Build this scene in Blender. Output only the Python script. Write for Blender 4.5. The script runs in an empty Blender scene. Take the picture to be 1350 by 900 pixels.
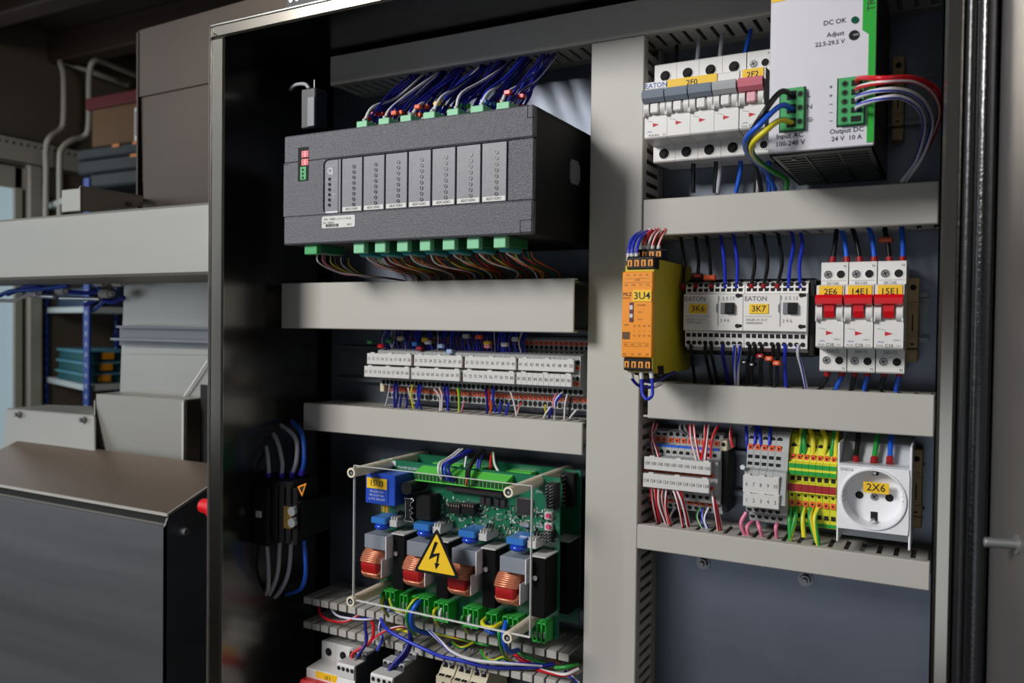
import bpy, math, random
from mathutils import Vector, Matrix
random.seed(7)
C = bpy.context.scene.collection
S = 0.001            # everything below is written in millimetres, X right, Y into the cabinet, Z up from lens height
ZO = 1350.0          # height of the lens above the workshop floor

# ------------------------------------------------------------------ camera
FPX, YAW, PIT, ROL = 1080.9, 0.49128, -0.01974, 0.01215
_cy, _sy, _cp, _sp = math.cos(YAW), math.sin(YAW), math.cos(PIT), math.sin(PIT)
FW = Vector((-_sy*_cp, _cy*_cp, _sp)); _r = Vector((_cy, _sy, 0)); _u = _r.cross(FW)
RT = math.cos(ROL)*_r + math.sin(ROL)*_u
UP = -math.sin(ROL)*_r + math.cos(ROL)*_u
cam = bpy.data.cameras.new('camera'); camo = bpy.data.objects.new('camera', cam); C.objects.link(camo)
cam.sensor_width = 36; cam.lens = FPX/1350*36
cam.clip_start = 0.02; cam.clip_end = 60
cam.dof.use_dof = True; cam.dof.focus_distance = 0.62; cam.dof.aperture_fstop = 10
m = Matrix((RT, UP, -FW)).transposed().to_4x4(); m.translation = Vector((0, 0, ZO*S)); camo.matrix_world = m
bpy.context.scene.camera = camo

# ------------------------------------------------------------------ world, lights, exposure
W = bpy.data.worlds.new('workshop_daylight'); bpy.context.scene.world = W; W.use_nodes = True
W.node_tree.nodes['Background'].inputs[0].default_value = (0.80, 0.90, 1.0, 1)
W.node_tree.nodes['Background'].inputs[1].default_value = 0.042
def area(name, loc, target, sx, sy, power, col):
    l = bpy.data.lights.new(name, 'AREA'); l.shape = 'RECTANGLE'; l.size = sx*S; l.size_y = sy*S; l.energy = power; l.color = col
    o = bpy.data.objects.new(name, l); C.objects.link(o)
    a = Vector(loc); b = Vector(target)
    o.location = (a.x*S, a.y*S, (a.z+ZO)*S); o.rotation_euler = (b-a).to_track_quat('-Z', 'Y').to_euler()
    return o
area('window_daylight', (-1220, -1000, 820), (-250, 600, 0), 560, 560, 38, (1.0, 0.985, 0.96))
area('door_daylight', (-2300, -300, 300), (-900, 900, -200), 900, 1400, 6, (0.80, 0.90, 1.0))
area('far_window_daylight', (-3380, 1500, 250), (-2000, 2400, 0), 700, 1200, 6, (0.80, 0.92, 1.0))
area('plate_fill_light', (-450, -1700, -600), (-200, 600, -150), 1400, 800, 3.2, (0.84, 0.91, 1.0))  # added low fill behind the camera, brightens the plate and flanges
vs = bpy.context.scene.view_settings
vs.view_transform = 'Standard'; vs.look = 'None'; vs.gamma = 1; vs.exposure = 0.0; vs.use_curve_mapping = False

# ------------------------------------------------------------------ helpers
def at(px, py, d):
    """point of the plane at depth d (mm) that the photograph shows at px, py"""
    v = FW*FPX + RT*(px-675) - UP*(py-450)
    return v*(d/v.y)
def RC(x0, x1, yt, yb, d):
    ym = (yt+yb)/2; xm = (x0+x1)/2
    return at(x0, ym, d).x, at(x1, ym, d).x, at(xm, yb, d).z, at(xm, yt, d).z
def lin(c):
    c /= 255.0
    return c/12.92 if c <= .04045 else ((c+.055)/1.055)**2.4
_M = {}
def mat(name, rgb, rough=.5, metal=0., var=.06, sc=60., bump=0., bsc=400., brushed=None, rvar=.1, emit=0, alpha=1, trans=0, spec=.5, coat=0):
    if name in _M: return _M[name]
    M = bpy.data.materials.new(name); M.use_nodes = True; nt = M.node_tree; N = nt.nodes; L = nt.links
    b = N['Principled BSDF']; col = (lin(rgb[0]), lin(rgb[1]), lin(rgb[2]), 1)
    tc = N.new('ShaderNodeTexCoord'); mp = N.new('ShaderNodeMapping'); L.new(tc.outputs['Object'], mp.inputs[0])
    if brushed: mp.inputs['Scale'].default_value = brushed
    nz = N.new('ShaderNodeTexNoise'); nz.inputs['Scale'].default_value = sc; nz.inputs['Detail'].default_value = 3
    L.new(mp.outputs[0], nz.inputs['Vector'])
    mx = N.new('ShaderNodeMix'); mx.data_type = 'RGBA'
    mx.inputs[6].default_value = tuple(max(0, c*(1-var)) for c in col[:3])+(1,)
    mx.inputs[7].default_value = tuple(min(1, c*(1+var)) for c in col[:3])+(1,)
    L.new(nz.outputs['Fac'], mx.inputs[0]); L.new(mx.outputs[2], b.inputs['Base Color'])
    mr = N.new('ShaderNodeMapRange'); mr.inputs[3].default_value = max(.02, rough-rvar/2); mr.inputs[4].default_value = min(1, rough+rvar/2)
    L.new(nz.outputs['Fac'], mr.inputs[0]); L.new(mr.outputs[0], b.inputs['Roughness'])
    b.inputs['Metallic'].default_value = metal
    b.inputs['Specular IOR Level'].default_value = spec
    if coat: b.inputs['Coat Weight'].default_value = coat; b.inputs['Coat Roughness'].default_value = .15
    if bump:
        n2 = N.new('ShaderNodeTexNoise'); n2.inputs['Scale'].default_value = bsc; n2.inputs['Detail'].default_value = 2
        L.new(mp.outputs[0] if brushed else tc.outputs['Object'], n2.inputs['Vector'])
        bp = N.new('ShaderNodeBump'); bp.inputs['Strength'].default_value = bump; bp.inputs['Distance'].default_value = .001
        L.new(n2.outputs['Fac'], bp.inputs['Height']); L.new(bp.outputs[0], b.inputs['Normal'])
    if emit:
        b.inputs['Emission Color'].default_value = col; b.inputs['Emission Strength'].default_value = emit
    if trans: b.inputs['Transmission Weight'].default_value = trans; b.inputs['IOR'].default_value = 1.45
    _M[name] = M
    return M
duct_grey = mat('duct_grey_pvc', (182, 179, 172), .48, 0, .03, 12)
duct_in = mat('duct_grey_inner', (150, 148, 142), .6, 0, .03, 12)
white = mat('breaker_white', (226, 224, 222), .42, 0, .02, 80)
whiter = mat('socket_white', (236, 236, 240), .35, 0, .015, 80)
offw = mat('pale_grey_plastic', (205, 204, 202), .45, 0, .03, 80)
lgrey = mat('light_grey_plastic', (178, 180, 182), .45, 0, .04, 80)
mgrey = mat('mid_grey_plastic', (118, 122, 128), .45, 0, .04, 80)
bgrey = mat('blue_grey_toggle', (128, 138, 152), .42, 0, .03, 80)
tgrey = mat('terminal_grey', (165, 168, 168), .5, 0, .04, 80)
black = mat('black_plastic', (17, 17, 18), .45, 0, .1, 80, spec=.3)
cav = mat('dark_cavity', (9, 9, 10), .8, 0, .1, 80)
ink = mat('black_print', (22, 22, 26), .6, 0, .1, 80)
inkg = mat('grey_print', (120, 120, 124), .6, 0, .1, 80)
inkw = mat('white_print', (215, 215, 220), .6, 0, .05, 80)
inkb = mat('blue_print', (40, 90, 170), .6, 0, .05, 80)
inkr = mat('red_print', (200, 25, 40), .6, 0, .05, 80)
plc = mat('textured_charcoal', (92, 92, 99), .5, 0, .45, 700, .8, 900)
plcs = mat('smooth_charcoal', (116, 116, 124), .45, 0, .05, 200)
plcb = mat('charcoal_shaded_side', (9, 9, 10), .6, 0, .2, 600, .2, 900, spec=.25)  # near black: shade of the unlit side put into the colour
red = mat('signal_red', (214, 16, 28), .35, 0, .04, 60)
pink = mat('faded_pink', (214, 120, 134), .45, 0, .04, 60)
pink2 = mat('pale_pink', (226, 170, 178), .45, 0, .04, 60)
yel = mat('label_yellow', (242, 196, 30), .5, 0, .03, 60)
orange = mat('relay_orange', (240, 146, 22), .4, 0, .03, 60)
yside = mat('relay_yellow_side', (196, 180, 30), .5, 0, .04, 60)
lever = mat('orange_lever', (232, 92, 44), .5, 0, .08, 60)
psug = mat('green_stripe', (24, 160, 44), .4, 0, .03, 60)
psuw = mat('psu_pale_enamel', (208, 206, 214), .42, .1, .02, 60)
psud = mat('psu_side_metal', (70, 72, 70), .4, .8, .08, 60)
plug = mat('plug_green', (58, 160, 92), .45, 0, .06, 60)
plugl = mat('plug_pale_green', (124, 196, 150), .5, 0, .05, 60)
tgreen = mat('terminal_green', (86, 200, 70), .4, 0, .05, 60)
dgreen = mat('dark_green_plastic', (30, 120, 60), .45, 0, .05, 60)
pcb = mat('circuit_board_green', (12, 104, 72), .35, 0, .25, 120, coat=.3)
pegreen = mat('earth_green', (24, 150, 50), .45, 0, .05, 60)
peyel = mat('earth_yellow', (216, 216, 50), .45, 0, .05, 60)
maroon = mat('bridge_red', (150, 24, 30), .45, 0, .06, 60)
bluep = mat('transformer_blue', (36, 78, 190), .35, 0, .06, 60)
blueb = mat('capacitor_blue', (52, 120, 200), .35, 0, .05, 60)
blued = mat('disc_blue', (24, 70, 200), .2, 0, .05, 60, coat=.5)
copper = mat('copper_winding', (226, 146, 112), .3, .5, .15, 200)
corer = mat('toroid_red', (176, 22, 24), .4, 0, .06, 60)
nylon = mat('nylon_standoff', (226, 216, 194), .45, 0, .12, 120)
cream = mat('cream_plastic', (206, 196, 170), .5, 0, .05, 60)
tan = mat('tan_bracket', (166, 142, 100), .5, 0, .08, 60)
steel = mat('zinc_screw', (150, 150, 152), .35, .6, .1, 100)
chrome = mat('bright_metal', (214, 216, 220), .22, .7, .05, 100)
alu = mat('anodised_grey', (150, 156, 168), .4, .3, .05, 100)
rail = mat('galvanised_rail', (120, 126, 130), .35, .8, .1, 60)
plate = mat('galvanised_plate', (116, 122, 133), .38, .85, .14, 14, .12, 60, rvar=.16)
inox = mat('brushed_inox_wall', (104, 102, 100), .2, .95, .08, 6, .03, 40, brushed=(1, 1, 8), rvar=.08)
inoxf = mat('flange_inox', (176, 170, 160), .2, 1., .03, 8, 0, 200, rvar=.05)
inoxd = mat('door_inox', (150, 146, 146), .42, .85, .08, 20, .04, 120, brushed=(1, 1, .2), rvar=.12)
machd = mat('machine_steel_dark', (120, 121, 124), .42, .7, .30, 5, .06, 60, brushed=(.25, 1, 5), rvar=.16)  # strong stretched colour streaks stand in for highlights on brushed steel
machm = mat('machine_steel_mid', (160, 157, 150), .4, .85, .10, 10, .04, 60, brushed=(1, 1, .4), rvar=.14)
beamm = mat('beam_steel', (152, 150, 144), .46, .55, .08, 8, .03, 80, brushed=(.3, 1, 3), rvar=.12)
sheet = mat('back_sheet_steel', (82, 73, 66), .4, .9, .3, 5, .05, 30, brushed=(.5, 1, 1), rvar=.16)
gasket = mat('black_rubber', (24, 24, 25), .3, 0, .1, 50, .2, 300)
acryl = mat('clear_acrylic', (240, 245, 245), .03, 0, 0, 10, trans=1, rvar=0)
acrye = mat('acrylic_edge', (214, 216, 214), .3, 0, .02, 10)
clearp = mat('smoky_clear_plastic', (196, 200, 204), .25, 0, .02, 10)

class MB:
    def __init__(s): s.v = []; s.f = []; s.mi = []; s.sm = []
    def add(s, vs, fs, m=0, sm=False):
        o = len(s.v); s.v += [tuple(p) for p in vs]
        for k, f in enumerate(fs):
            s.f.append(tuple(i+o for i in f)); s.mi.append(m[k] if isinstance(m, (list, tuple)) else m); s.sm.append(sm)
        return s
    def box(s, x0, x1, y0, y1, z0, z1, m=0, b=0):
        if x0 > x1: x0, x1 = x1, x0
        if z0 > z1: z0, z1 = z1, z0
        if y0 > y1: y0, y1 = y1, y0
        if not b:
            v = [(x, y, z) for x in (x0, x1) for y in (y0, y1) for z in (z0, z1)]
            return s.add(v, [(0,1,3,2), (4,6,7,5), (0,4,5,1), (2,3,7,6), (0,2,6,4), (1,5,7,3)], m)
        b = min(b, (x1-x0)*.45, (y1-y0)*.45, (z1-z0)*.45)
        X = ((x0, x0+b), (x1, x1-b)); Y = ((y0, y0+b), (y1, y1-b)); Z = ((z0, z0+b), (z1, z1-b)); v = []; idx = {}
        for i in (0, 1):
            for j in (0, 1):
                for k in (0, 1):
                    for a in (0, 1, 2):
                        idx[i, j, k, a] = len(v)
                        v.append((X[i][0 if a == 0 else 1], Y[j][0 if a == 1 else 1], Z[k][0 if a == 2 else 1]))
        F = []
        for i in (0, 1):
            q = [idx[i, j, k, 0] for j, k in ((0,0), (0,1), (1,1), (1,0))]; F.append(q if i == 0 else q[::-1])
            q = [idx[j, i, k, 1] for j, k in ((0,0), (1,0), (1,1), (0,1))]; F.append(q if i == 0 else q[::-1])
            q = [idx[j, k, i, 2] for j, k in ((0,0), (0,1), (1,1), (1,0))]; F.append(q if i == 0 else q[::-1])
        for i in (0, 1):
            for j in (0, 1):
                q = [idx[i, j, 0, 0], idx[i, j, 0, 1], idx[i, j, 1, 1], idx[i, j, 1, 0]]; F.append(q if i ^ j else q[::-1])
                q = [idx[i, 0, j, 0], idx[i, 0, j, 2], idx[i, 1, j, 2], idx[i, 1, j, 0]]; F.append(q[::-1] if i ^ j else q)
                q = [idx[0, i, j, 1], idx[0, i, j, 2], idx[1, i, j, 2], idx[1, i, j, 1]]; F.append(q if i ^ j else q[::-1])
        for i in (0, 1):
            for j in (0, 1):
                for k in (0, 1):
                    t = [idx[i, j, k, a] for a in (0, 1, 2)]; F.append(t if (i+j+k) % 2 else t[::-1])
        return s.add(v, F, m)
    def prism(s, pts, a0, a1, axis='y', m=0, sm=False, capm=None):
        """polygon extruded: axis y -> pts are (x,z); axis x -> (y,z); axis z -> (x,y)"""
        mk = {'y': lambda p, a: (p[0], a, p[1]), 'x': lambda p, a: (a, p[0], p[1]), 'z': lambda p, a: (p[0], p[1], a)}[axis]
        n = len(pts); v = [mk(p, a0) for p in pts]+[mk(p, a1) for p in pts]
        s.add(v, [(i, (i+1) % n, n+(i+1) % n, n+i) for i in range(n)], m, sm)
        s.add(v, [tuple(range(n))[::-1], tuple(range(n, 2*n))], m if capm is None else capm)
        return s
    def quad(s, a, b, c, d, m=0): return s.add([a, b, c, d], [(0, 1, 2, 3)], m)
    def slab(s, a, b, c, d, t, m=0):
        """quad with thickness t along Vector t"""
        P = [Vector(p) for p in (a, b, c, d)]; t = Vector(t); v = P+[p+t for p in P]
        return s.add(v, [(0,1,2,3), (7,6,5,4), (0,4,5,1), (1,5,6,2), (2,6,7,3), (3,7,4,0)], m)
    def cyl(s, p0, p1, r, n=14, m=0, r1=None, caps=True, capm=None, sm=True):
        p0 = Vector(p0); p1 = Vector(p1); d = (p1-p0).normalized(); r1 = r if r1 is None else r1
        a = d.orthogonal().normalized(); b = d.cross(a); v = []
        for p, rr in ((p0, r), (p1, r1)):
            for i in range(n):
                t = 2*math.pi*i/n; v.append(p+(a*math.cos(t)+b*math.sin(t))*rr)
        s.add(v, [(i, (i+1) % n, n+(i+1) % n, n+i) for i in range(n)], m, sm)
        if caps: s.add(v, [tuple(range(n))[::-1], tuple(range(n, 2*n))], m if capm is None else capm)
        return s
    def ring(s, c, axis, ro, ri, h, n=20, m=0, inm=None):
        """flat collar around axis, ro outer, ri inner, thickness h from c along axis"""
        c = Vector(c); d = Vector(axis).normalized(); a = d.orthogonal().normalized(); b = d.cross(a); v = []
        for p, rr in ((c, ro), (c+d*h, ro), (c+d*h, ri), (c, ri)):
            for i in range(n):
                t = 2*math.pi*i/n; v.append(p+(a*math.cos(t)+b*math.sin(t))*rr)
        for k in range(4):
            s.add(v, [(k*n+i, k*n+(i+1) % n, ((k+1) % 4)*n+(i+1) % n, ((k+1) % 4)*n+i) for i in range(n)], inm if (inm is not None and k == 2) else m, False)
        return s
    def tube(s, pts, r, n=8, mats=(0,), twist=0.0, phase=0.0, caps=True):
        P = [Vector(p) for p in pts]; N = len(P); T = []
        for i in range(N):
            t = P[min(i+1, N-1)]-P[max(i-1, 0)]
            T.append(t.normalized() if t.length > 1e-9 else Vector((0, 0, 1)))
        ref = T[0].orthogonal().normalized(); v = []; cols = len(mats)
        for i in range(N):
            ref = (ref-T[i]*ref.dot(T[i]))
            ref = ref.normalized() if ref.length > 1e-6 else T[i].orthogonal().normalized()
            b = T[i].cross(ref)
            for k in range(n):
                t = 2*math.pi*k/n+twist*i+phase
                v.append(P[i]+(ref*math.cos(t)+b*math.sin(t))*r)
        fs = []; ms = []
        for i in range(N-1):
            for k in range(n):
                fs.append((i*n+k, i*n+(k+1) % n, (i+1)*n+(k+1) % n, (i+1)*n+k)); ms.append(mats[k % cols])
        s.add(v, fs, ms, True)
        if caps: s.add(v, [tuple(range(n))[::-1], tuple(range((N-1)*n, N*n))], mats[0])
        return s
    def text(s, t, x, z, y, h, m=0, align='CENTER', rot=0, sq=1.0, bold=0.0):
        vs_, fs_ = glyphs(t, align, bold); ca, sa = math.cos(rot), math.sin(rot)
        s.add([(x+(a*sq*ca-b*sa)*h, y, z+(a*sq*sa+b*ca)*h) for a, b in vs_], fs_, m)
        return s
    def build(s, name, mats, parent=None, loc=None, kind=None):
        me = bpy.data.meshes.new(name)
        if parent is not None:
            o0 = base(parent)
        elif loc is not None: o0 = Vector(loc)
        else:
            xs = [p[0] for p in s.v]; ys = [p[1] for p in s.v]; zs = [p[2] for p in s.v]
            o0 = Vector(((min(xs)+max(xs))/2, (min(ys)+max(ys))/2, min(zs)))
        me.from_pydata([((p[0]-o0.x)*S, (p[1]-o0.y)*S, (p[2]-o0.z)*S) for p in s.v], [], s.f)
        if not isinstance(mats, (list, tuple)): mats = [mats]
        for q in mats: me.materials.append(q)
        me.polygons.foreach_set('material_index', s.mi); me.polygons.foreach_set('use_smooth', s.sm)
        me.update()
        o = bpy.data.objects.new(name, me); C.objects.link(o)
        if parent is not None: o.parent = parent
        else: o.location = (o0.x*S, o0.y*S, (o0.z+ZO)*S)
        ORG[o.name] = o0
        if kind: o['kind'] = kind
        return o
ORG = {}
def base(o):
    return ORG[o.name]
_G = {}
def glyphs(t, align, bold):
    k = (t, align, bold)
    if k in _G: return _G[k]
    cu = bpy.data.curves.new('t', 'FONT'); cu.body = t; cu.align_x = align; cu.align_y = 'CENTER'; cu.size = 1.38; cu.resolution_u = 2; cu.offset = bold
    ob = bpy.data.objects.new('t', cu); C.objects.link(ob)
    dg = bpy.context.evaluated_depsgraph_get(); me = bpy.data.meshes.new_from_object(ob.evaluated_get(dg))
    _G[k] = ([(v.co.x, v.co.y) for v in me.vertices], [tuple(p.vertices) for p in me.polygons])
    bpy.data.objects.remove(ob); bpy.data.curves.remove(cu); bpy.data.meshes.remove(me)
    return _G[k]
def tag(o, label, cat, group=None, kind=None):
    if label: o['label'] = label
    if cat: o['category'] = cat
    if group: o['group'] = group
    if kind: o['kind'] = kind
    return o
def thing(name, loc, label, cat, group=None):
    o = bpy.data.objects.new(name, None); C.objects.link(o); o.empty_display_size = .01
    l = Vector(loc); o.location = (l.x*S, l.y*S, (l.z+ZO)*S); ORG[o.name] = l
    return tag(o, label, cat, group)

def dup(root, delta, label=None, group=None):
    """copy of a thing with copies of its parts and sub-parts, shifted by delta mm"""
    r = root.copy(); C.objects.link(r); dv = Vector(delta); r.location = root.location+dv*S; ORG[r.name] = ORG[root.name]+dv
    if label: r['label'] = label
    if group: r['group'] = group
    for ch in list(root.children):
        c = ch.copy(); C.objects.link(c); c.parent = r; ORG[c.name] = ORG[r.name]
        for g in list(ch.children):
            d = g.copy(); C.objects.link(d); d.parent = c; ORG[d.name] = ORG[r.name]
    return r
def copypart(src, delta, parent):
    c = src.copy(); C.objects.link(c); c.parent = parent
    c.location = src.location+Vector(delta)*S; ORG[c.name] = base(parent)
    return c
def rrect(x0, x1, z0, z1, r, n=4):
    P = []
    for cx, cz, a in ((x1-r, z1-r, 0), (x0+r, z1-r, 90), (x0+r, z0+r, 180), (x1-r, z0+r, 270)):
        for i in range(n+1):
            t = math.radians(a+90*i/n); P.append((cx+r*math.cos(t), cz+r*math.sin(t)))
    return P[::-1]
def smooth(pts, sub=6):
    P = [Vector(p) for p in pts]
    if len(P) < 3: return P
    Q = [P[0]*2-P[1]]+P+[P[-1]*2-P[-2]]; out = []
    for i in range(1, len(Q)-2):
        for k in range(sub):
            t = k/sub; a, b, c, d = Q[i-1], Q[i], Q[i+1], Q[i+2]
            out.append(.5*((2*b)+(c-a)*t+(2*a-5*b+4*c-d)*t*t+(3*b-a-3*c+d)*t**3))
    out.append(P[-1]); return out
ORD = ['first', 'second', 'third', 'fourth', 'fifth', 'sixth', 'seventh', 'eighth', 'ninth', 'tenth', 'eleventh', 'twelfth', 'thirteenth', 'fourteenth', 'fifteenth', 'sixteenth', 'seventeenth', 'eighteenth', 'nineteenth', 'twentieth']
# wire colours: main and stripe
def wm(n, c): return mat('wire_'+n, c, .38, 0, .04, 60)
WB, WDB, WK, WR, WW, WY, WG, WGR, WPK, WO, WBR, WT, WLB = (wm('blue', (32, 52, 190)), wm('dark_blue', (24, 26, 130)), wm('black', (20, 20, 22)), wm('red', (205, 20, 36)),
    wm('white', (222, 220, 222)), wm('yellow', (222, 208, 40)), wm('green', (40, 150, 60)), wm('grey', (176, 176, 184)), wm('pink', (226, 130, 160)),
    wm('orange', (224, 110, 40)), wm('brown', (120, 70, 44)), wm('teal', (30, 140, 150)), wm('bright_blue', (30, 92, 210)))
WS = {'b': [WB], 'db': [WDB], 'k': [WK], 'r': [WR], 'w': [WW], 'y': [WY], 'g': [WG], 'gr': [WGR], 'p': [WPK], 'o': [WO], 'br': [WBR], 't': [WT], 'lb': [WLB],
      'rw': [WR, WW], 'bw': [WB, WW], 'wb': [WW, WB], 'yg': [WY, WG], 'gw': [WG, WW], 'dbw': [WDB, WW], 'pw': [WPK, WW], 'gy': [WG, WY]}
PAT = {1: (0,), 2: (0, 0, 1, 0, 0, 1, 1, 0)}
REST = MB(); RESTM = []
def wire(pts, col, r, label, group=None, px=True, ph=None, name='wire', ends=None, sub=6, rest=False):
    """pts: (px, py, depth) picks on the real depth of each bend, or mm points when px is False"""
    P = [at(*p) if px else Vector(p) for p in pts]; P = smooth(P, sub)
    ms = WS[col]; pat = PAT[len(ms)]
    if col in ('yg', 'gy'): pat = (0, 0, 0, 1, 1, 1, 1, 0)
    if rest:          # wires past the limit of one kind are gathered into one object
        for q in ms:
            if q not in RESTM: RESTM.append(q)
        REST.tube(P, r, 8, tuple(RESTM.index(ms[k]) for k in pat), .10, random.uniform(0, 6.28)); return None
    b = MB(); b.tube(P, r, 8, pat, .10, random.uniform(0, 6.28) if ph is None else ph)
    o = b.build(name, ms); tag(o, label, 'wire', group)
    if ends:
        for which, c, L in ends:
            q = MB(); a, d = (P[0], (P[1]-P[0])) if which == 0 else (P[-1], (P[-2]-P[-1]))
            d = d.normalized(); q.cyl(a-d*.2, a+d*L, r*1.35, 10); q.build('ferrule', c, o)
    return o
# screw head seen from the front (towards -Y)
def screw(b, x, z, y, r, m=0, ms=1, slot=True, a=.6):
    b.cyl((x, y, z), (x, y-.8, z), r, 14, m)
    if slot:
        for k in (0, 1):
            t = a+k*math.pi/2; dx, dz = math.cos(t)*r*.75, math.sin(t)*r*.75; nx, nz = -math.sin(t)*r*.13, math.cos(t)*r*.13
            b.quad((x-dx-nx, y-.83, z-dz-nz), (x+dx-nx, y-.83, z+dz-nz), (x+dx+nx, y-.83, z+dz+nz), (x-dx+nx, y-.83, z-dz+nz), ms)
def disc(b, x, z, y, r, m=0, n=14, rz=None):
    rz = rz or r
    b.add([(x+r*math.cos(2*math.pi*i/n), y, z+rz*math.sin(2*math.pi*i/n)) for i in range(n)][::-1], [tuple(range(n))], m)
def well(b, x, z, y, r, depth, mr=0, mi=1, n=16, collar=.5):
    """round hole: raised collar, dark inner wall and floor"""
    b.ring((x, y, z), (0, -1, 0), r+collar, r, .35, n, mr, mi); disc(b, x, z, y-.12, r, mi, n)

# ================================================================== ROOM (setting)
def struct(name, b, mats, label=None):
    o = b.build(name, mats); o['kind'] = 'structure'
    if label: o['label'] = label
    return o
plaster = mat('cream_plaster', (104, 92, 78), .85, 0, .12, 3, .3, 30)
wood = mat('dark_joist_wood', (44, 26, 16), .75, 0, .35, 4, .2, 40, brushed=(1, 8, 8))
ceilm = mat('dark_ceiling_board', (40, 26, 18), .8, 0, .3, 3)
floorm = mat('concrete_floor', (86, 84, 80), .7, 0, .15, 2, .1, 20)
paintw = mat('painted_cream_trim', (176, 168, 152), .5, 0, .06, 6)
glassl = mat('daylight_glass', (176, 198, 206), .3, 0, .05, 2, emit=.45)
XL = -3500
struct('floor', MB().box(XL-60, 2600, -2600, 5200, -ZO-40, -ZO), floorm)
struct('wall_left', MB().box(XL-60, XL, -2600, 5200, -ZO, 1250), plaster)
struct('wall_back', MB().box(XL-60, 2600, 5200, 5260, -ZO, 1250), plaster)
cl = struct('ceiling', MB().box(XL-60, 2600, 900, 5260, 1250, 1290), ceilm)
for k in range(9):
    MB().box(XL, 2600, 1350+k*430, 1440+k*430, 1120, 1250, 0, 6).build('joist', wood, cl)
wn = struct('window_1', MB().box(XL+2, XL+24, 2055, 2090, -ZO, 640, 0, 3).box(XL+2, XL+40, 2110, 2165, -ZO, 690, 0, 3).box(XL+2, XL+24, 1400, 1470, -ZO, 640, 0, 3).box(XL+2, XL+24, 1470, 2110, 550, 640, 0, 3).box(XL+2, XL+24, 1900, 1935, -ZO, 550, 0, 3), paintw)
MB().box(XL+4, XL+10, 1470, 1900, -ZO+10, 550).build('pane', glassl, wn)
MB().box(XL+4, XL+10, 1935, 2055, -ZO+10, 550).build('pane', glassl, wn)
# perforated wall channel
b = MB(); y0, y1, z0, z1 = 1450, 3300, 655, 760
b.box(XL, XL+46, y0, y1, z0, z0+5).box(XL, XL+46, y0, y1, z1-5, z1).box(XL+41, XL+46, y0, y1, z0, z1)
for k in range(60): b.cyl((XL+46, y0+20+k*30, z1-26), (XL+46.6, y0+20+k*30, z1-26), 6, 8, 1)
tag(b.build('wall_channel', [paintw, cav]), 'long cream perforated metal channel screwed along the plaster wall at far left', 'channel')
# pipes
def pipe(pts, r, label):
    P = smooth([at(*p) for p in pts], 8)
    o = MB(); o.tube(P, r, 12)
    o = o.build('wall_pipe', paintw); tag(o, label, 'pipe', None); return o
pipe([(60, 300, 2140), (61, 230, 2140), (61, 195, 2140), (66, 181, 2150), (80, 170, 2200), (84, 155, 2210), (84, 100, 2210), (80, 82, 2215), (92, 84, 2280), (130, 98, 2400), (168, 112, 2560)], 12, 'cream painted pipe nearest the window with an elbow on the back wall')
pipe([(79, 300, 2140), (79, 215, 2140), (82, 196, 2150), (95, 185, 2190), (110, 180, 2240), (117, 165, 2250), (118, 100, 2250), (124, 81, 2260), (140, 83, 2330), (160, 91, 2430), (185, 101, 2560)], 12, 'cream painted pipe right beside the stacked cardboard boxes')

# blue shelving rack
pbl = mat('rack_blue', (26, 62, 150), .45, 0, .08, 10); pwh = mat('shelf_pale', (196, 200, 196), .5, 0, .05, 6)
teal = mat('crate_teal', (20, 88, 92), .4, 0, .08, 10); tealr = mat('crate_lid_pale', (90, 150, 170), .35, 0, .06, 10)
card = mat('cardboard', (104, 74, 44), .8, 0, .15, 8); cardr = mat('carton_red', (96, 14, 20), .7, 0, .1, 8); olab = mat('orange_tag', (230, 150, 20), .5, 0, .05, 20)
cased = mat('black_case', (10, 11, 16), .6, 0, .1, 10); clipo = mat('orange_clip', (214, 120, 30), .5, 0, .05, 20)
A = at(115, 410, 2000); B = at(61, 408, 2200); Cc = at(215, 408, 2330); Dd = B+Cc-A
rk = thing('shelving_rack', (A.x, A.y, -ZO), 'blue metal shelving rack with pale shelves behind the steel machine', 'rack')
def post(p, s):
    b = MB(); b.box(p.x-s, p.x+s, p.y-s*.3, p.y+s*.3, -ZO, at(115, 235, 2000).z); 
    o = b.build('post', pbl, rk); b = MB()
    for k in range(24): b.box(p.x-s*.2, p.x+s*.2, p.y-s*.3-1, p.y-s*.3, -500+k*40, -500+k*40+16)
    b.build('post_slots', pwh, o)['kind'] = 'stuff'
post(A, 16); post(B, 10); post(Cc, 14); post(Dd, 12)
def shelf(z, t):
    P = [A, B, Dd, Cc]
    b = MB(); v = [(p.x, p.y, z) for p in P]+[(p.x, p.y, z-t) for p in P]
    b.add(v, [(0,1,2,3), (7,6,5,4), (0,4,5,1), (1,5,6,2), (2,6,7,3), (3,7,4,0)]); b.build('shelf', pwh, rk)
for py_ in (404, 508, 600): shelf(at(115, py_, 2000).z, 22)
shelf(at(115, 248, 2000).z, 22)
def onrack(u, v, z): p = A+(Cc-A)*u+(B-A)*v; return Vector((p.x, p.y, z))
def rbox(b, u0, u1, v0, v1, z0, z1, m=0):
    P = [onrack(u0, v0, z0), onrack(u1, v0, z0), onrack(u1, v1, z0), onrack(u0, v1, z0)]
    b.slab(*P, (0, 0, z1-z0), m)
zs = at(115, 508, 2000).z
for k in range(3):
    z0 = zs+k*44+1
    cr = MB(); rbox(cr, .02+.01*k, .62, .10, .72, z0, z0+33); rbox(cr, .0+.01*k, .64, .06, .76, z0+33, z0+41, 1)
    p = onrack(.3, .4, z0)
    t = thing('storage_crate', p, ['bottom', 'middle', 'top'][k]+' teal storage crate with orange tag in the stack on the blue rack', 'crate', 'teal crates on the blue rack')
    cr.build('body', [teal, tealr], t)
    q = MB(); rbox(q, .19+.02*k, .33+.02*k, .055, .10, z0+8, z0+34); q.build('tag', olab, t)
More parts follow.
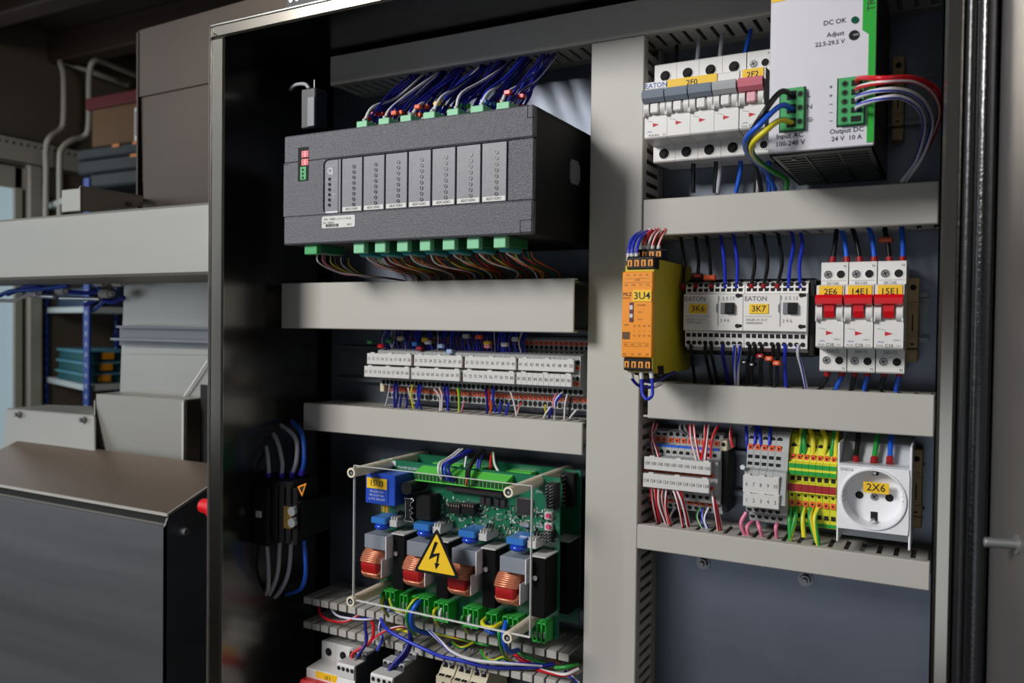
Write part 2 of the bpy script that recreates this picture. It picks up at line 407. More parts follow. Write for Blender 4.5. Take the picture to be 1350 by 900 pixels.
# grey bin on middle shelf
b = MB(); rbox(b, .05, .5, .1, .8, at(115, 404, 2000).z+1, at(115, 378, 2000).z)
tag(b.build('storage_bin', mat('bin_blue', (40, 58, 84), .5)), 'dark blue ribbed bin on the upper shelf of the blue rack', 'bin')
zt = at(115, 248, 2000).z+1
ZS = [at(150, y, 2010).z for y in (246, 226, 206, 189.5, 138, 122)]
def case(px, lo, hi, d, dd, mats, lab, cat, nm, clips=(), bev=8, sticker=None):
    X0 = at(px, 200, d).x; X1 = at(240, 200, d).x; t = thing(nm, ((X0+X1)/2, d, lo), lab, cat)
    MB().box(X0, X1, d, d+dd, lo+.5, hi-.5, 0, bev).build('body', mats[0], t)
    for c in clips: p = at(c, 200, d); MB().box(p.x-20, p.x+20, d-6, d, hi-14, hi-3, 0, 1).build('clip', clipo, t)
    if sticker: p = at(sticker, 200, d); MB().box(p.x-10, p.x+30, d-1, d, lo+4, hi-20).build('sticker', whiter, t).children; MB().box(p.x-4, p.x+6, d-1.6, d-1, lo+22, hi-34).build('red_print', cardr, t)
case(118, ZS[0], ZS[1], 2000, 300, [cased], 'flat black case at the bottom of the stack above the steel beam', 'case', 'tool_case')
case(102, ZS[1], ZS[2], 2005, 300, [cased], 'wide black case with one orange clip, second from the bottom of the stack', 'case', 'tool_case', (178,))
case(100, ZS[2], ZS[3], 2010, 300, [cased], 'black case with two orange clips directly under the cardboard boxes', 'case', 'tool_case', (154, 181))
case(121, ZS[3], ZS[4], 2025, 280, [card], 'brown cardboard box with a white sticker resting on the black cases', 'box', 'cardboard_box', (), 3, 180)
case(112, ZS[4], ZS[5], 2015, 300, [cardr], 'low dark red carton lid on top of the brown box', 'box', 'cardboard_box', (), 3)

# ================================================================== STEEL MACHINE left of the cabinet
XW = -566.0       # inner face of the cabinet's left wall
b = MB(); z1 = at(140, 277.5, 600).z; z0 = at(140, 365, 600).z
b.box(-1500, -570, 600, 720, z0, z1, 0, 3); tag(b.build('steel_beam', beamm), 'thick horizontal steel beam running into the left side of the cabinet', 'beam')
# tall sheet behind the beam
tl = at(184, 40, 780); br = at(191, 272, 780)
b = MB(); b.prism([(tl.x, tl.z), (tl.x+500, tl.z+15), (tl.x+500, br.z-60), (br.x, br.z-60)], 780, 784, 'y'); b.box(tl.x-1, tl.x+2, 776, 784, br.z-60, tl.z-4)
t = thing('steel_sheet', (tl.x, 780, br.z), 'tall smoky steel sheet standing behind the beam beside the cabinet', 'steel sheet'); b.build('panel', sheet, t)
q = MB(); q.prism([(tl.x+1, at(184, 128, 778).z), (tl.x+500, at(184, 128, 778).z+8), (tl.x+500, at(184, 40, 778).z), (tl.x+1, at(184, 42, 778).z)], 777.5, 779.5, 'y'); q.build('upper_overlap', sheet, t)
# small open steel tray on the beam
b = MB(); X0, X1, Z0, Z1 = RC(81, 106, 249, 279, 640); b.box(X0, X1, 640, 642, Z0, Z1, 0, 1); pa = at(106, 247, 640); pc = at(186, 260, 760); pd = at(186, 272, 760); pb_ = at(106, 279, 640)
b.slab(pa, pc, pd, pb_, (0, 3, 0), 0); b.slab(pa+Vector((0, 0, 1)), pc+Vector((0, 0, 1)), pc+Vector((-60, 60, 1)), pa+Vector((-70, 40, 1)), (0, 0, 1.5), 0)
t = thing('steel_bracket_box', (X0, 640, Z0), 'small folded steel box with a bolt standing on top of the beam', 'bracket'); b.build('folded_sheet', beamm, t)
p = at(172, 269, 735); q = MB().cyl(p, p+Vector((0, -8, 0)), 4, 8); q.build('bolt', steel, t)
# pneumatic tubes and rods under the beam
for i, (pts, r, c, nm, lb) in enumerate([
    ([(-6, 392, 700), (14, 384, 700), (40, 382, 705), (62, 380, 710), (90, 376, 716)], 3.2, 'lb', 'air_tube', 'blue air tube sagging under the steel beam at the left edge'),
    ([(-6, 396, 690), (20, 396, 694), (34, 390, 697), (48, 386, 700)], 2.6, 'w', 'air_tube', 'clear pale air tube below the blue tubes at the left edge'),
    ([(10, 388, 705), (40, 377, 705), (70, 382, 715), (110, 386, 730), (140, 384, 740)], 3.0, 'b', 'air_tube', 'dark blue air tube looping behind the chrome rod'),
    ([(112, 402, 730), (130, 394, 735), (148, 398, 740), (164, 392, 745)], 3.0, 'b', 'air_tube', 'blue air tube end curling beside the hanging steel plate'),
    ([(118, 372, 730), (128, 378, 735), (140, 392, 740), (125, 408, 742)], 2.6, 'lb', 'air_tube', 'bright blue air tube hanging in front of the blue rack post')]):
    wire(pts, c, r, lb, None, name=nm)
for a, bb, lb in (((33, 389, 708), (72, 391, 712), 'short chrome rod under the beam, nearer the left edge'), ((80, 393, 714), (132, 394, 722), 'longer chrome rod under the beam beside the tubes')):
    tag(MB().cyl(at(*a), at(*bb), 3, 10).build('chrome_rod', chrome), lb, 'rod')
for k, (px_, py_) in enumerate([(76, 383), (133, 387), (126, 372), (150, 372)]):
    p = at(px_, py_, 718); tag(MB().cyl(p, p+Vector((14, 3, 0)), 6, 10).cyl(p+Vector((14, 3, 0)), p+Vector((20, 4, 0)), 4, 8).build('tube_fitting', offw), ['pale tube fitting left of the blue rack post under the beam', 'pale tube fitting on the end of the longer chrome rod', 'pale tube fitting tucked against the underside of the beam', 'pale tube fitting nearest the hanging steel plate'][k], 'fitting')
# hanging plate with folded rail
t = thing('hanging_steel_plate', at(220, 440, 745), 'hanging steel plate with a folded rail across it under the beam', 'steel plate')
P = [at(164, 366, 745), at(300, 368, 745), at(300, 528, 745), at(158, 519, 745)]
b = MB().slab(*P, (0, 3, 0)); b.build('plate', machm, t)
z = at(220, 430, 745).z; b = MB().box(at(163, 430, 743).x, -575, 731, 745, at(220, 433, 745).z, at(220, 430, 745).z).box(at(161, 445, 743).x, -575, 725, 745, at(220, 450, 735).z, at(220, 447, 735).z).box(at(161, 445, 743).x, -575, 739, 745, at(220, 457, 739).z, at(220, 433, 739).z, 1)
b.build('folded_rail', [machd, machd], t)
b = MB().slab(at(165, 458, 743), at(300, 460, 743), at(300, 468, 743), at(165, 466, 743), (0, 2, 0)); b.build('lower_flange', machm, t)
b = MB().slab(at(165, 430, 744), at(300, 430, 744), at(300, 438.5, 744), at(165, 438.5, 744), (0, .7, 0)); b.build('weld_strip', mat('bright_edge_steel', (200, 196, 188), .35, .4), t)  # pale steel colour draws the bright line
wire([(274, 475, 741), (258, 500, 741), (241, 525, 741)], 'w', 1.2, 'thin pale rod slanting across the hanging steel plate', name='thin_rod', sub=2)
# box under it
P = [at(127, 521, 712), at(243, 529, 712), at(243, 640, 712), at(127, 640, 712)]
t = thing('steel_housing', P[3], 'plain square steel housing between the guard lid and the hanging plate', 'housing')
MB().slab(*P, (0, 3, 0)).slab(P[0], P[1], P[1]+Vector((10, 130, 4)), P[0]+Vector((0, 130, 4)), (0, 0, 2)).build('front_sheet', beamm, t)
e = at(243, 529, 712); MB().box(e.x-1, e.x+2.2, 709, 714, e.z-130, e.z).build('side_edge', mat('bright_edge_steel', (200, 196, 188), .35, .4), t)  # pale steel colour draws the bright line along the edge
MB().box(e.x+2, XW-10, 735, 737, e.z-160, e.z+20).build('recess_shade_panel', cav, t)  # black panel stands in for the shade in the void beside the housing
# bracket plate at far left with two bolts
P = [at(9, 540, 706), at(124, 549, 706), at(124, 620, 690), at(2, 598, 690)]
t = thing('bolted_steel_cover', P[3], 'bolted steel cover plate at the left edge behind the guard lid', 'cover plate')
MB().slab(*P, (0, 3, 0)).slab(P[0], at(62, 535, 770), at(122, 537, 770), P[1], (0, 0, 2)).slab(at(124, 528, 712), at(127, 524, 750), at(127, 620, 750), P[2], (2, 0, 0)).build('sheet', beamm, t)
for q in ((26, 546), (111, 553)):
    p = at(q[0], q[1], 704); MB().cyl(p, p+Vector((0, -3, 0)), 4.5, 12).cyl(p+Vector((0, -3, 0)), p+Vector((0, -8, 0)), 3, 6, 0, None, True, None, False).build('bolt', steel, t)
# big guard box with sloping lid
FL = 600
t = thing('machine_guard', at(100, 890, FL), 'large dark brushed steel guard box with a sloping lid at lower left', 'machine guard')
cr_ = at(217, 690, FL); zf = at(100, 672, FL).z; cl_ = at(-60, 640, FL)
lidf = cr_.z+1; lr = at(278, 613, 700)
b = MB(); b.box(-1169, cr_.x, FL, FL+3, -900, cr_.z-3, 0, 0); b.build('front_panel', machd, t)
b = MB()
for k in range(7):
    a0, a1 = math.pi/2*k/6, math.pi/2*(k+1)/6; r = 6
    if k < 6: b.quad((-1169, FL+r-r*math.cos(a0), cr_.z-8+r*math.sin(a0)), (cr_.x, FL+r-r*math.cos(a0), cr_.z-8+r*math.sin(a0)), (cr_.x, FL+r-r*math.cos(a1), cr_.z-8+r*math.sin(a1)), (-1169, FL+r-r*math.cos(a1), cr_.z-8+r*math.sin(a1)))
b.build('rolled_edge', beamm, t)
zl = cr_.z+8; zb = lr.z
b = MB().slab((-1169, FL+4, zl), (cr_.x, FL+4, zl), (cr_.x, 700, zb), (-1169, 700, zb), (0, 0, 2)); b.build('lid', mat('machine_lid_steel', (150, 132, 118), .42, .8, .2, 5, .06, 60, brushed=(.25, 1, 5), rvar=.16), t)  # brown tint puts the wooden ceiling's reflection into the lid colour
b = MB().slab((-1169, FL+3, zl-1), (cr_.x+1, FL+3, zl-1), (cr_.x+1, FL+4.5, zl-1), (-1169, FL+4.5, zl-1), (0, 0, 3.2)).slab((cr_.x, FL+3, zl-1), (cr_.x+1.5, FL+3, zl-1), (cr_.x+1.5, 700, zb-1), (cr_.x, 700, zb-1), (0, 0, 3.2)); b.build('lid_edge', mat('bright_edge_steel', (200, 196, 188), .35, .4), t)  # pale colour stands in for the highlight along the lid edge
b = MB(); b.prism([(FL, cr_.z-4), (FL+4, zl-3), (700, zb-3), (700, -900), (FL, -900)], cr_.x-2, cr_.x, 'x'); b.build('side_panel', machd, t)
MB().box(-1166, cr_.x-2, FL+6, FL+8, cr_.z-10, zl-1.5).build('gap_shade_sheet', cav, t)  # black sheet stands in for the shade between panel and lid
p = Vector((cr_.x, FL+22, at(230, 698, FL+22).z)); MB().cyl(p, p+Vector((9, 0, 0)), 4, 10).cyl(p, p+Vector((2, 0, 0)), 6, 12).build('stop_pin', steel, t)

# ================================================================== ELECTRICAL CABINET
ZT, ZBm = 253.0, -560.0
cab = thing('electrical_cabinet', (-280, 580, ZBm), 'open stainless steel electrical cabinet filled with wiring, its door swung open at right', 'electrical cabinet')
MB().box(XW-1.5, XW, 508, 664, ZBm, ZT).build('left_wall', inox, cab)
MB().box(-6, -4.5, 508, 664, ZBm, ZT).build('right_wall', inox, cab)
MB().box(XW, -6, 508, 664, ZT, ZT+1.5).build('top_panel', inox, cab)
MB().box(XW, -6, 508, 664, ZBm-1.5, ZBm).build('bottom_panel', inox, cab)
MB().box(XW, -6, 662.5, 664, ZBm, ZT).build('back_panel', mat('dark_inner_back', (50, 50, 52), .4, .8), cab)
def flange(x0, x1, z0, z1): return MB().box(x0, x1, 504.5, 508, z0, z1, 0, 1.6).build('front_flange', inoxf, cab)
flange(XW-2, XW+13, ZBm, ZT-9); flange(-6, 3, ZBm, ZT+2); flange(XW-2, 3, ZT-9, ZT+2.5)
MB().box(XW-3.4, XW-1.6, 503, 510, ZBm, ZT+2, 0, .8).box(XW-3, 3, 503.5, 510, ZT+.5, ZT+3, 0, .8).build('folded_rim', mat('rim_highlight_steel', (214, 212, 206), .22, .9), cab)
MB().cyl((XW+3, 503.5, ZT-6), (XW+3, 502.8, ZT-6), .8, 10).build('corner_hole', cav, cab)
MB().box(-556, -9, 650, 652, -545, 249).build('mounting_plate', plate, cab)
for q in ((927, 741), (1062, 763)):
    p = at(q[0], q[1], 649); bb = MB().cyl((p.x, 650, p.z), (p.x, 648.6, p.z), 5.6, 18).cyl((p.x, 648.6, p.z), (p.x, 644, p.z), 4.2, 6, 0, None, True, None, False).cyl((p.x, 644, p.z), (p.x, 641, p.z), 2.2, 12)
    bb.build('plate_bolt', steel, cab)
# hinge side: black gasket channel and round rubber seal
MB().box(3, 30, 530, 532, ZBm, ZT+20).box(3, 5, 512, 530, ZBm, ZT+20).build('hinge_channel', cav, cab)
MB().cyl((7.2, 507, ZBm), (7.2, 507, ZT+20), 3.4, 16).build('door_gasket', gasket, cab)
MB().cyl((14.2, 503, ZBm), (14.2, 503, ZT+20), 5.0, 20).build('door_seal', mat('glossy_rubber', (20, 20, 22), .22, 0, .1, 90, .25, 500, coat=.4), cab)
d0 = Vector((20.2, 500, 0)); dd = Vector((11, -50, 0)).normalized(); dn = Vector((dd.y, -dd.x, 0))   # inner face normal points left
if dn.x > 0: dn = -dn
e = d0+dd*520
dr = MB().slab((d0.x, d0.y, ZBm), (d0.x, d0.y, ZT+20), (e.x, e.y, ZT+20), (e.x, e.y, ZBm), -dn*2).slab((d0.x, d0.y, ZBm), (d0.x, d0.y, ZT+20), (d0.x, d0.y, ZT+20)-dn*2+dd*.1, (d0.x, d0.y, ZBm)-dn*18, -dd*2) if False else MB().slab((d0.x, d0.y, ZBm), (d0.x, d0.y, ZT+20), (e.x, e.y, ZT+20), (e.x, e.y, ZBm), -dn*2)
dr.slab((d0.x, d0.y, ZBm), (d0.x, d0.y, ZT+20), Vector((d0.x, d0.y, ZT+20))-dn*16, Vector((d0.x, d0.y, ZBm))-dn*16, dd*1.5)
door = dr.build('door', inoxd, cab)
# threaded stud welded on the door's inner face
pz = at(1340, 715, 460).z; s0 = d0+dd*45; s0.z = pz
v = MB(); st = []; n = 14; L = 14.0
a_ = Vector((0, 0, 1)); b_ = dn.cross(a_); steps = 34
for i in range(steps+1):
    rr = (2.55 if i % 2 else 2.15) if i > 1 else 2.9
    if i == steps: rr = 1.7
    c = s0+dn*(L*i/steps)
    for k in range(n):
        t = 2*math.pi*k/n; st.append(c+(a_*math.cos(t)+b_*math.sin(t))*rr)
v.add(st, [(i*n+k, i*n+(k+1) % n, (i+1)*n+(k+1) % n, (i+1)*n+k) for i in range(steps) for k in range(n)], 0, True)
v.add(st[-n:], [tuple(range(n))], 0); v.cyl(s0, s0+dn*.8, 4.6, 16)
v.build('threaded_stud', steel, door)
# red rotary handle outside the left wall
p0 = Vector((XW-1.5, 566, at(272, 667, 566).z)); h = thing('rotary_handle', p0, 'red rotary switch handle sticking out of the left side of the cabinet', 'switch handle')
MB().cyl(p0, p0+Vector((-36, 0, 0)), 17, 24).build('base', black, h)
MB().cyl(p0+Vector((-36, 0, 0)), p0+Vector((-62, 0, 0)), 16, 24, 0, 12).cyl(p0+Vector((-62, 0, 0)), p0+Vector((-78, 0, 0)), 8.5, 18, 0, 7).build('knob', red, h)

# ================================================================== CABLE DUCTS
def hduct(lab, x0, x1, z0, z1, yf=600.0, cover=True, pitch=10.5, fw=7.2, sides='tb', cx=None, phase=0):
    t = thing('cable_duct', ((x0+x1)/2, 650, (z0+z1)/2), lab, 'cable duct', 'grey slotted cable ducts')
    MB().box(x0, x1, 648.4, 650, z0+.6, z1-.6).box(x0, x1, 638, 648.4, z0+.6, z0+2).box(x0, x1, 638, 648.4, z1-2, z1-.6).build('base', duct_in, t)
    if cover:
        c0, c1 = cx or (x0, x1)
        MB().box(c0, c1, yf, yf+1.6, z0, z1, 0, .7).box(c0, c1, yf+1, yf+7, z0-.1, z0+1.1, 0, .3).box(c0, c1, yf+1, yf+7, z1-1.1, z1+.1, 0, .3).build('cover', duct_grey, t)
    n = int((x1-x0-2)/pitch); f0 = None
    for sd in sides:
        for k in range(n+1):
            a = x0+1+phase+k*pitch
            if a+fw > x1: continue
            if f0 is None:
                f0 = MB()
                if not cover: f0.box(a, a+fw, yf, yf+2, -5.6 if sd == 't' else -.6, .6, 0, .3)
                f0.prism([(a, yf+2.5), (a+1.2, yf+2.0), (a+fw-1.2, yf+2.0), (a+fw, yf+2.5), (a+fw, 638), (a, 638)], -.65, .65, 'z')
                f0 = f0.build('finger', duct_grey, t); zc = z1-1.4 if sd == 't' else z0+1.4
                f0.location = (0, 0, (zc)*S); FX = a
            else:
                zc = z1-1.4 if sd == 't' else z0+1.4
                c = f0.copy(); C.objects.link(c); c.parent = t; ORG[c.name] = base(t); c.location = ((a-FX)*S, 0, zc*S)
    return t
def vduct(lab, x0, x1, z0, z1, yf=600.0, pitch=8.6, fw=4.8):
    t = thing('cable_duct', ((x0+x1)/2, 650, z0), lab, 'cable duct', 'grey slotted cable ducts')
    MB().box(x0+.6, x1-.6, 648.4, 650, z0, z1).box(x0+.6, x0+2, 640, 648.4, z0, z1).box(x1-2, x1-.6, 640, 648.4, z0, z1).build('base', duct_in, t)
    MB().box(x0, x1, yf, yf+1.6, z0, z1, 0, .7).box(x0-.1, x0+1.1, yf+1, yf+9, z0, z1, 0, .3).box(x1-1.1, x1+.1, yf+1, yf+9, z0, z1, 0, .3).build('cover', duct_grey, t)
    n = int((z1-z0)/pitch); f0 = None
    for xs in (x1-1.4, x0+1.4):
        for k in range(n):
            a = z0+1+k*pitch
            if f0 is None:
                f0 = MB(); f0.prism([(yf+6, a), (yf+6, a+fw), (640, a+fw), (640, a)], xs-.65, xs+.65, 'x'); f0 = f0.build('finger', duct_grey, t); FZ = a; FXx = xs
            else:
                c = f0.copy(); C.objects.link(c); c.parent = t; ORG[c.name] = base(t); c.location = ((xs-FXx)*S, 0, (a-FZ)*S)
    return t
D1 = hduct('dim top cable duct running across both halves under the cabinet roof', -518, -10, 222.6, 249.5)
D2 = hduct('proud cable duct directly below the black controller', -556, -255.6, -5.2, 36.8, yf=578)
D3 = hduct('cable duct between the numbered terminal row and the circuit board', -548, -256.6, -102.8, -77)
D4 = hduct('cable duct under the power supply on the right side', -208.8, -8.6, 69.4, 97)
D5 = hduct('cable duct between the contactors and the red and white terminals', -208, -8.4, -69.6, -42.3, cx=(-203, -8.4))
D6 = hduct('cable duct with open slots below the white socket', -209.8, -8.9, -170.6, -152, phase=2)
COL = vduct('vertical cable duct dividing the left and right halves of the cabinet', -253.4, -209.8, ZBm+10, 222)
D7 = hduct('uncovered cable duct full of loose wires below the circuit board', -545, -256, -289, -262.5, cover=False, yf=598, pitch=10.8, fw=8.8)

# ================================================================== DIN RAILS
def dinrail(x0, x1, zc, lab):
    b = MB(); b.box(x0, x1, 648.8, 649.8, zc-13.5, zc+13.5)
    for s in (-1, 1):
        b.box(x0, x1, 642.5, 649.8, zc+s*13.5-.5, zc+s*13.5+.5); b.box(x0, x1, 642.5, 643.5, zc+min(s*13.5, s*17.5), zc+max(s*13.5, s*17.5))
    tag(b.build('mounting_rail', rail), lab, 'mounting rail', None)
ZA, ZB_, ZC_, ZD = 162.0, 9.0, -112.5, -40.0
dinrail(-205, -14, ZA, 'metal mounting rail behind the grey and pink breakers at upper right')
dinrail(-205, -14, ZB_, 'metal mounting rail behind the contactors and red breakers')
dinrail(-205, -14, ZC_, 'metal mounting rail behind the white socket and terminals')
dinrail(-545, -257, ZD, 'metal mounting rail behind the long numbered terminal row')

# ================================================================== BREAKERS
def pole_base(b, x0, x1, z0, z1, yf=604, yn=584, zn0=0, zn1=0):
    pass
def breaker(name, lab, x0, n, pw, zt, zb, ztn, zbn, tcols, sticker, two_holes, group, text_lo, big=False, brand=None, tri=True):
    """n poles of width pw; terminal faces at y 604, nose at y 583"""
    x1 = x0+n*pw
    t = thing(name, ((x0+x1)/2, 648, zb), lab, 'circuit breaker', group)
    yt, yn = 604.0, 583.0
    for k in range(n):
        a, c = x0+k*pw+.12, x0+(k+1)*pw-.12
        b = MB(); zm = (zt+zb)/2
        b.prism([(648, zb+2), (yt+1, zb), (yt, zb+1), (yt, zbn-1.5), (yn+1, zbn), (yn, zbn+1), (yn, ztn-1), (yn+1, ztn), (yt, ztn+1.5), (yt, zt-1), (yt+1, zt), (648, zt-2)], a, c, 'x')
        hs = [((a+c)/2-pw*.235, 1), ((a+c)/2+pw*.235, 1)] if two_holes else [((a+c)/2, 0)]
        for zz in (zt-(zt-ztn)*.50, zb+(zbn-zb)*.46):
            for hx, sm in hs:
                r = 2.7 if two_holes else 3.9
                well(b, hx, zz, yt, r, 3, 0, 1)
                if two_holes and hx < (a+c)/2: screw(b, hx, zz, yt-.15, r*.85, 2, 1, True, .4)
                elif not two_holes: screw(b, hx+.2, zz+.2, yt-.15, r*.5, 1, 2, False)
        b.build('pole_body', [white, cav, steel, lgrey], t)
        # toggle
        zt0 = ztn-(ztn-zbn)*.28
        tc = tcols[k]
        q = MB(); hh = (ztn-zbn)*.2
        if big:
            q.prism([(yn+1, zt0+hh*.62), (yn-6.5, zt0+hh*.62), (yn-8.5, zt0+hh*.35), (yn-8, zt0-hh*.1), (yn-5, zt0-hh*.24), (yn+1, zt0-hh*.24)], a+.3, c-.3, 'x')
            q.prism([(yn+1, zt0-hh*.2), (yn-5.4, zt0-hh*.2), (yn-4.8, zt0-hh*.7), (yn-2.6, zt0-hh*1.2), (yn+1, zt0-hh*1.22)], (a+c)/2-3.1, (a+c)/2+3.1, 'x')
        else:
            q.prism([(yn+1, zt0+hh*.38), (yn-7.5, zt0+hh*.45), (yn-9.5, zt0+hh*.1), (yn-8.5, zt0-hh*.3), (yn-5.5, zt0-hh*.6), (yn+1, zt0-hh*.65)], a+.3, c-.3, 'x')
            q.box((a+c)/2-3.2, (a+c)/2+3.2, yn-4.2, yn, zt0-hh*1.5, zt0-hh*.6, 1 if tc is not pink else 2, .8)
        q.build('toggle', [tc, white, pink2], t)
        # drum cheeks beside the toggle
        q = MB(); zc = zt0-hh*(.8 if big else 1.0)
        for s in (-1, 1):
            xa = (a+c)/2+s*(pw*.36); q.cyl((xa-1.9, yn+1, zc), (xa+1.9, yn+1, zc), 5.6, 18)
            q.box(xa+s*1.9-.5, xa+s*1.9+.5, yn-3.5, yn, zc-6, zc+5, 0, .3)
        q.build('drum_cheek', white, t)
    # prints
    b = MB(); y = yn-.12; y2 = yt-.12
    for k in range(n):
        a, c = x0+k*pw, x0+(k+1)*pw; xm = (a+c)/2; zr = zbn+(ztn-zbn)*.235
        b.add([(xm-2.2, y, zr+1.5), (xm-2.2, y, zr-1.5), (xm+2.6, y, zr)], [(0, 1, 2)], 1)
        b.add([(a+2, y, zr+3.4), (xm-2, y, zr+2.4), (xm-2, y, zr+2.2), (a+2, y, zr+3.2)], [(0, 1, 2, 3)], 0)
        if two_holes:
            b.text('BK548', xm-1, ztn+2.2, y2, 2.1, 2); b.text('250172', xm, zbn-3.0, y2, 2.0, 0)
            b.text('N', c-2, zt-3, y2, 1.7, 0); b.text('N', c-2, zb+2.4, y2, 1.9, 0)
            b.quad((a+1, y2, ztn+4.2), (c-1, y2, ztn+4.2), (c-1, y2, ztn+4.0), (a+1, y2, ztn+4.0), 2)
            b.text('xPole', a+4.2, zbn+4.4, y, 1.2, 3); b.text('C10', xm+.4, zbn+1.9, y, 2.1, 0, bold=.02); b.text('PLN6', a+3.6, zbn+1.9, y, 1.3, 2); b.text('/1N', c-3.2, zbn+1.9, y, 1.4, 2)
            b.text('10000 3', c-4.0, zbn+5.6, y, 1.0, 2)
        elif k == 0: b.text('xPole', a+4, zbn+5, y, 1.1, 3); b.text('PLS6-B16', xm-1.2, zbn+2.2, y, 1.5, 0); b.text('3N', c-2.2, zbn+2.2, y, 1.3, 2)
    if text_lo: b.text(text_lo, x0+pw*.5, zbn+2.2, y, 1.5, 0)
    b.build('print', [ink, inkr, inkg, inkb], t)
    if brand: q = MB(); q.box(x0+.6, x0+pw-.8, yn-.5, yn, ztn-5.3, ztn-.6); q = q.build('brand_plate', white, t); MB().text(brand, x0+pw*.5, ztn-3.2, yn-.6, 3.6, 0, bold=.02).build('lettering', inkb, q)
    for sx0, sx1, txt, off in sticker:
        q = MB(); q.box(sx0, sx1, yn-.7, yn, ztn-6.4, ztn-.3, 0); q = q.build('sticker', yel, t)
        MB().text(txt, (sx0+sx1)/2+off, ztn-4.5, yn-.85, 4.1, 0, bold=.012).build('lettering', ink, q)
    return t
PW = 17.55
names = ['2E6', '14E1', '15E1']
for k in range(3):
    xx = -80.3+k*(PW+.45)
    breaker('circuit_breaker', ['white breaker with red toggle marked 2E6', 'white breaker with red toggle marked 14E1', 'white breaker with red toggle marked 15E1'][k], xx, 1, PW, 46.2, -29.3, 29.3, -12.3, [red], [(xx+1.8, xx+PW-1.2, names[k], 0)], True, 'three breakers with red toggles', None, big=True)
P4 = 17.2
breaker('circuit_breaker', 'four pole white breaker with grey toggles under a yellow 2F0 sticker', -202.9, 4, P4, 199.3, 125, 180.4, 138.7, [bgrey, bgrey, bgrey, lgrey], [(-202.9+P4, -202.9+P4*3.1, '2F0', 0)], False, None, None, brand='EATON')
breaker('circuit_breaker', 'white breaker with a faded pink toggle partly behind the power supply', -133.6, 1, 17.55, 199.3, 125, 180.4, 138.7, [pink], [(-132, -117.5, '2F2', 0)], True, None, None)

# ================================================================== END BRACKETS
def bracket(lab, px0, px1, zt, zb, y=628):
    X0 = at(px0, 500, y).x; X1 = at(px1, 500, y).x; t = thing('end_bracket', ((X0+X1)/2, 645, zb), lab, 'end bracket')
    b = MB(); h = zt-zb
    b.box(X0, X1, y, 645, zb+h*.16, zt-h*.02, 0, .7).box(X0, X1, y+3, 645, zb, zb+h*.15, 0, .7)
    for f_ in (.27, .31, .62, .67): b.box(X0-.05, X1+.05, y-.9, y, zb+h*f_, zb+h*f_+1.1, 0)
    b.box(X0, X1, y-1.2, y, zb+h*.70, zb+h*.98, 0, .5); b.build('body', tan, t)
    b = MB(); disc(b, (X0+X1)/2, zb+h*.87, y-1.3, 2, 0); b.box((X0+X1)/2-.4, (X0+X1)/2+.4, y-.25, y, zb+h*.36, zb+h*.56); b.box((X0+X1)/2-1.2, (X0+X1)/2+1.2, y-.25, y, zb+h*.2, zb+h*.22); b.build('slot', cav, t)
    return t
bracket('tan end bracket right of the three red toggled breakers', 1194, 1209, 37, -22)
bracket('tan end bracket right of the white round socket', 1203, 1219, -81, -137)
bracket('tan end bracket in the shade behind the power supply', 1168, 1184, 190, 132)

# ================================================================== TERMINAL BLOCKS
MEB, MEL = {}, {}
def tblock(key, xa, w, prof, holes, sq, levers, bodym, strips=()):
    """one spring terminal: profile (y,z) front polyline from top to bottom"""
    def Y(z):
        for (ya, za), (yb, zb) in zip(prof, prof[1:]):
            if za >= z >= zb and za != zb: return ya+(yb-ya)*(za-z)/(za-zb)
        return min(p[0] for p in prof)
    b = MB(); top, bot = prof[0], prof[-1]
    b.prism([(646, bot[1]+3)]+[(p[0], p[1]) for p in prof[::-1]]+[(646, top[1]-3)], xa+.1, xa+w-.1, 'x')
    xm = xa+w/2
    for z, r in holes: disc(b, xm, z, Y(z)-.15, min(r*.9, w*.42), 1, 12, r)
    for z, h in sq:
        y = Y(z)-.15; b.quad((xm-w*.33, y, z-h/2), (xm+w*.33, y, z-h/2), (xm+w*.33, y, z+h/2), (xm-w*.33, y, z+h/2), 1)
    for z, h, mi, dy in strips:
        b.box(xa+.1, xa+w-.1, Y(z)-dy, Y(z)+1, z-h/2, z+h/2, mi)
    ls = []
    for z, h in levers:
        q = MB(); y = Y(z); q.box(xm-w*.36, xm+w*.36, y-.9, y+2, z-h/2, z+h/2, 0, .3); q.box(xm-w*.14, xm+w*.14, y-1.0, y-.9, z-h*.18, z+h*.18, 1); ls.append(q)
    return b, ls, Y
def trow(n, x0, w, prof, holes, sq, levers, bodym, label, group, zc, strips=(), levm=None):
    b, ls, Y = tblock('', x0, w, prof, holes, sq, levers, bodym, strips)
    t = thing('terminal_block', (x0+w/2, 646, prof[-1][1]), label(0), 'terminal block', group)
    b.build('body', bodym, t)
    for q in ls: q.build('lever', [levm or lever, cav], t)
    for k in range(1, n): dup(t, (k*w, 0, 0), label(k))
    return t, Y
def mstrip(x0, x1, z0, z1, y, nums, lab, group, h=3.0, lines=0, skewtop=0):
    t = thing('marker_strip', ((x0+x1)/2, y, z0), lab, 'marker strip', group)
    b = MB(); b.box(x0, x1, y, y+3, z0, z1, 0, .35); n = len(nums); w = (x1-x0)/n
    for k in range(lines):
        xx = x0+w*(n-lines+k); b.box(xx-.12, xx+.12, y-.06, y, z0, z1, 1)
    for a in (.12, .52, .93): b.box(x0+(x1-x0)*a-2, x0+(x1-x0)*a+2, y+.5, y+3, z1, z1+.9, 0)
    b.build('strip', [offw, inkg], t)
    b = MB()
    for k, s in enumerate(nums): b.text(s, x0+w*(k+.5), (z0+z1)/2-.1, y-.12, h, 0, sq=.8)
    b.build('lettering', ink, t)
    return t

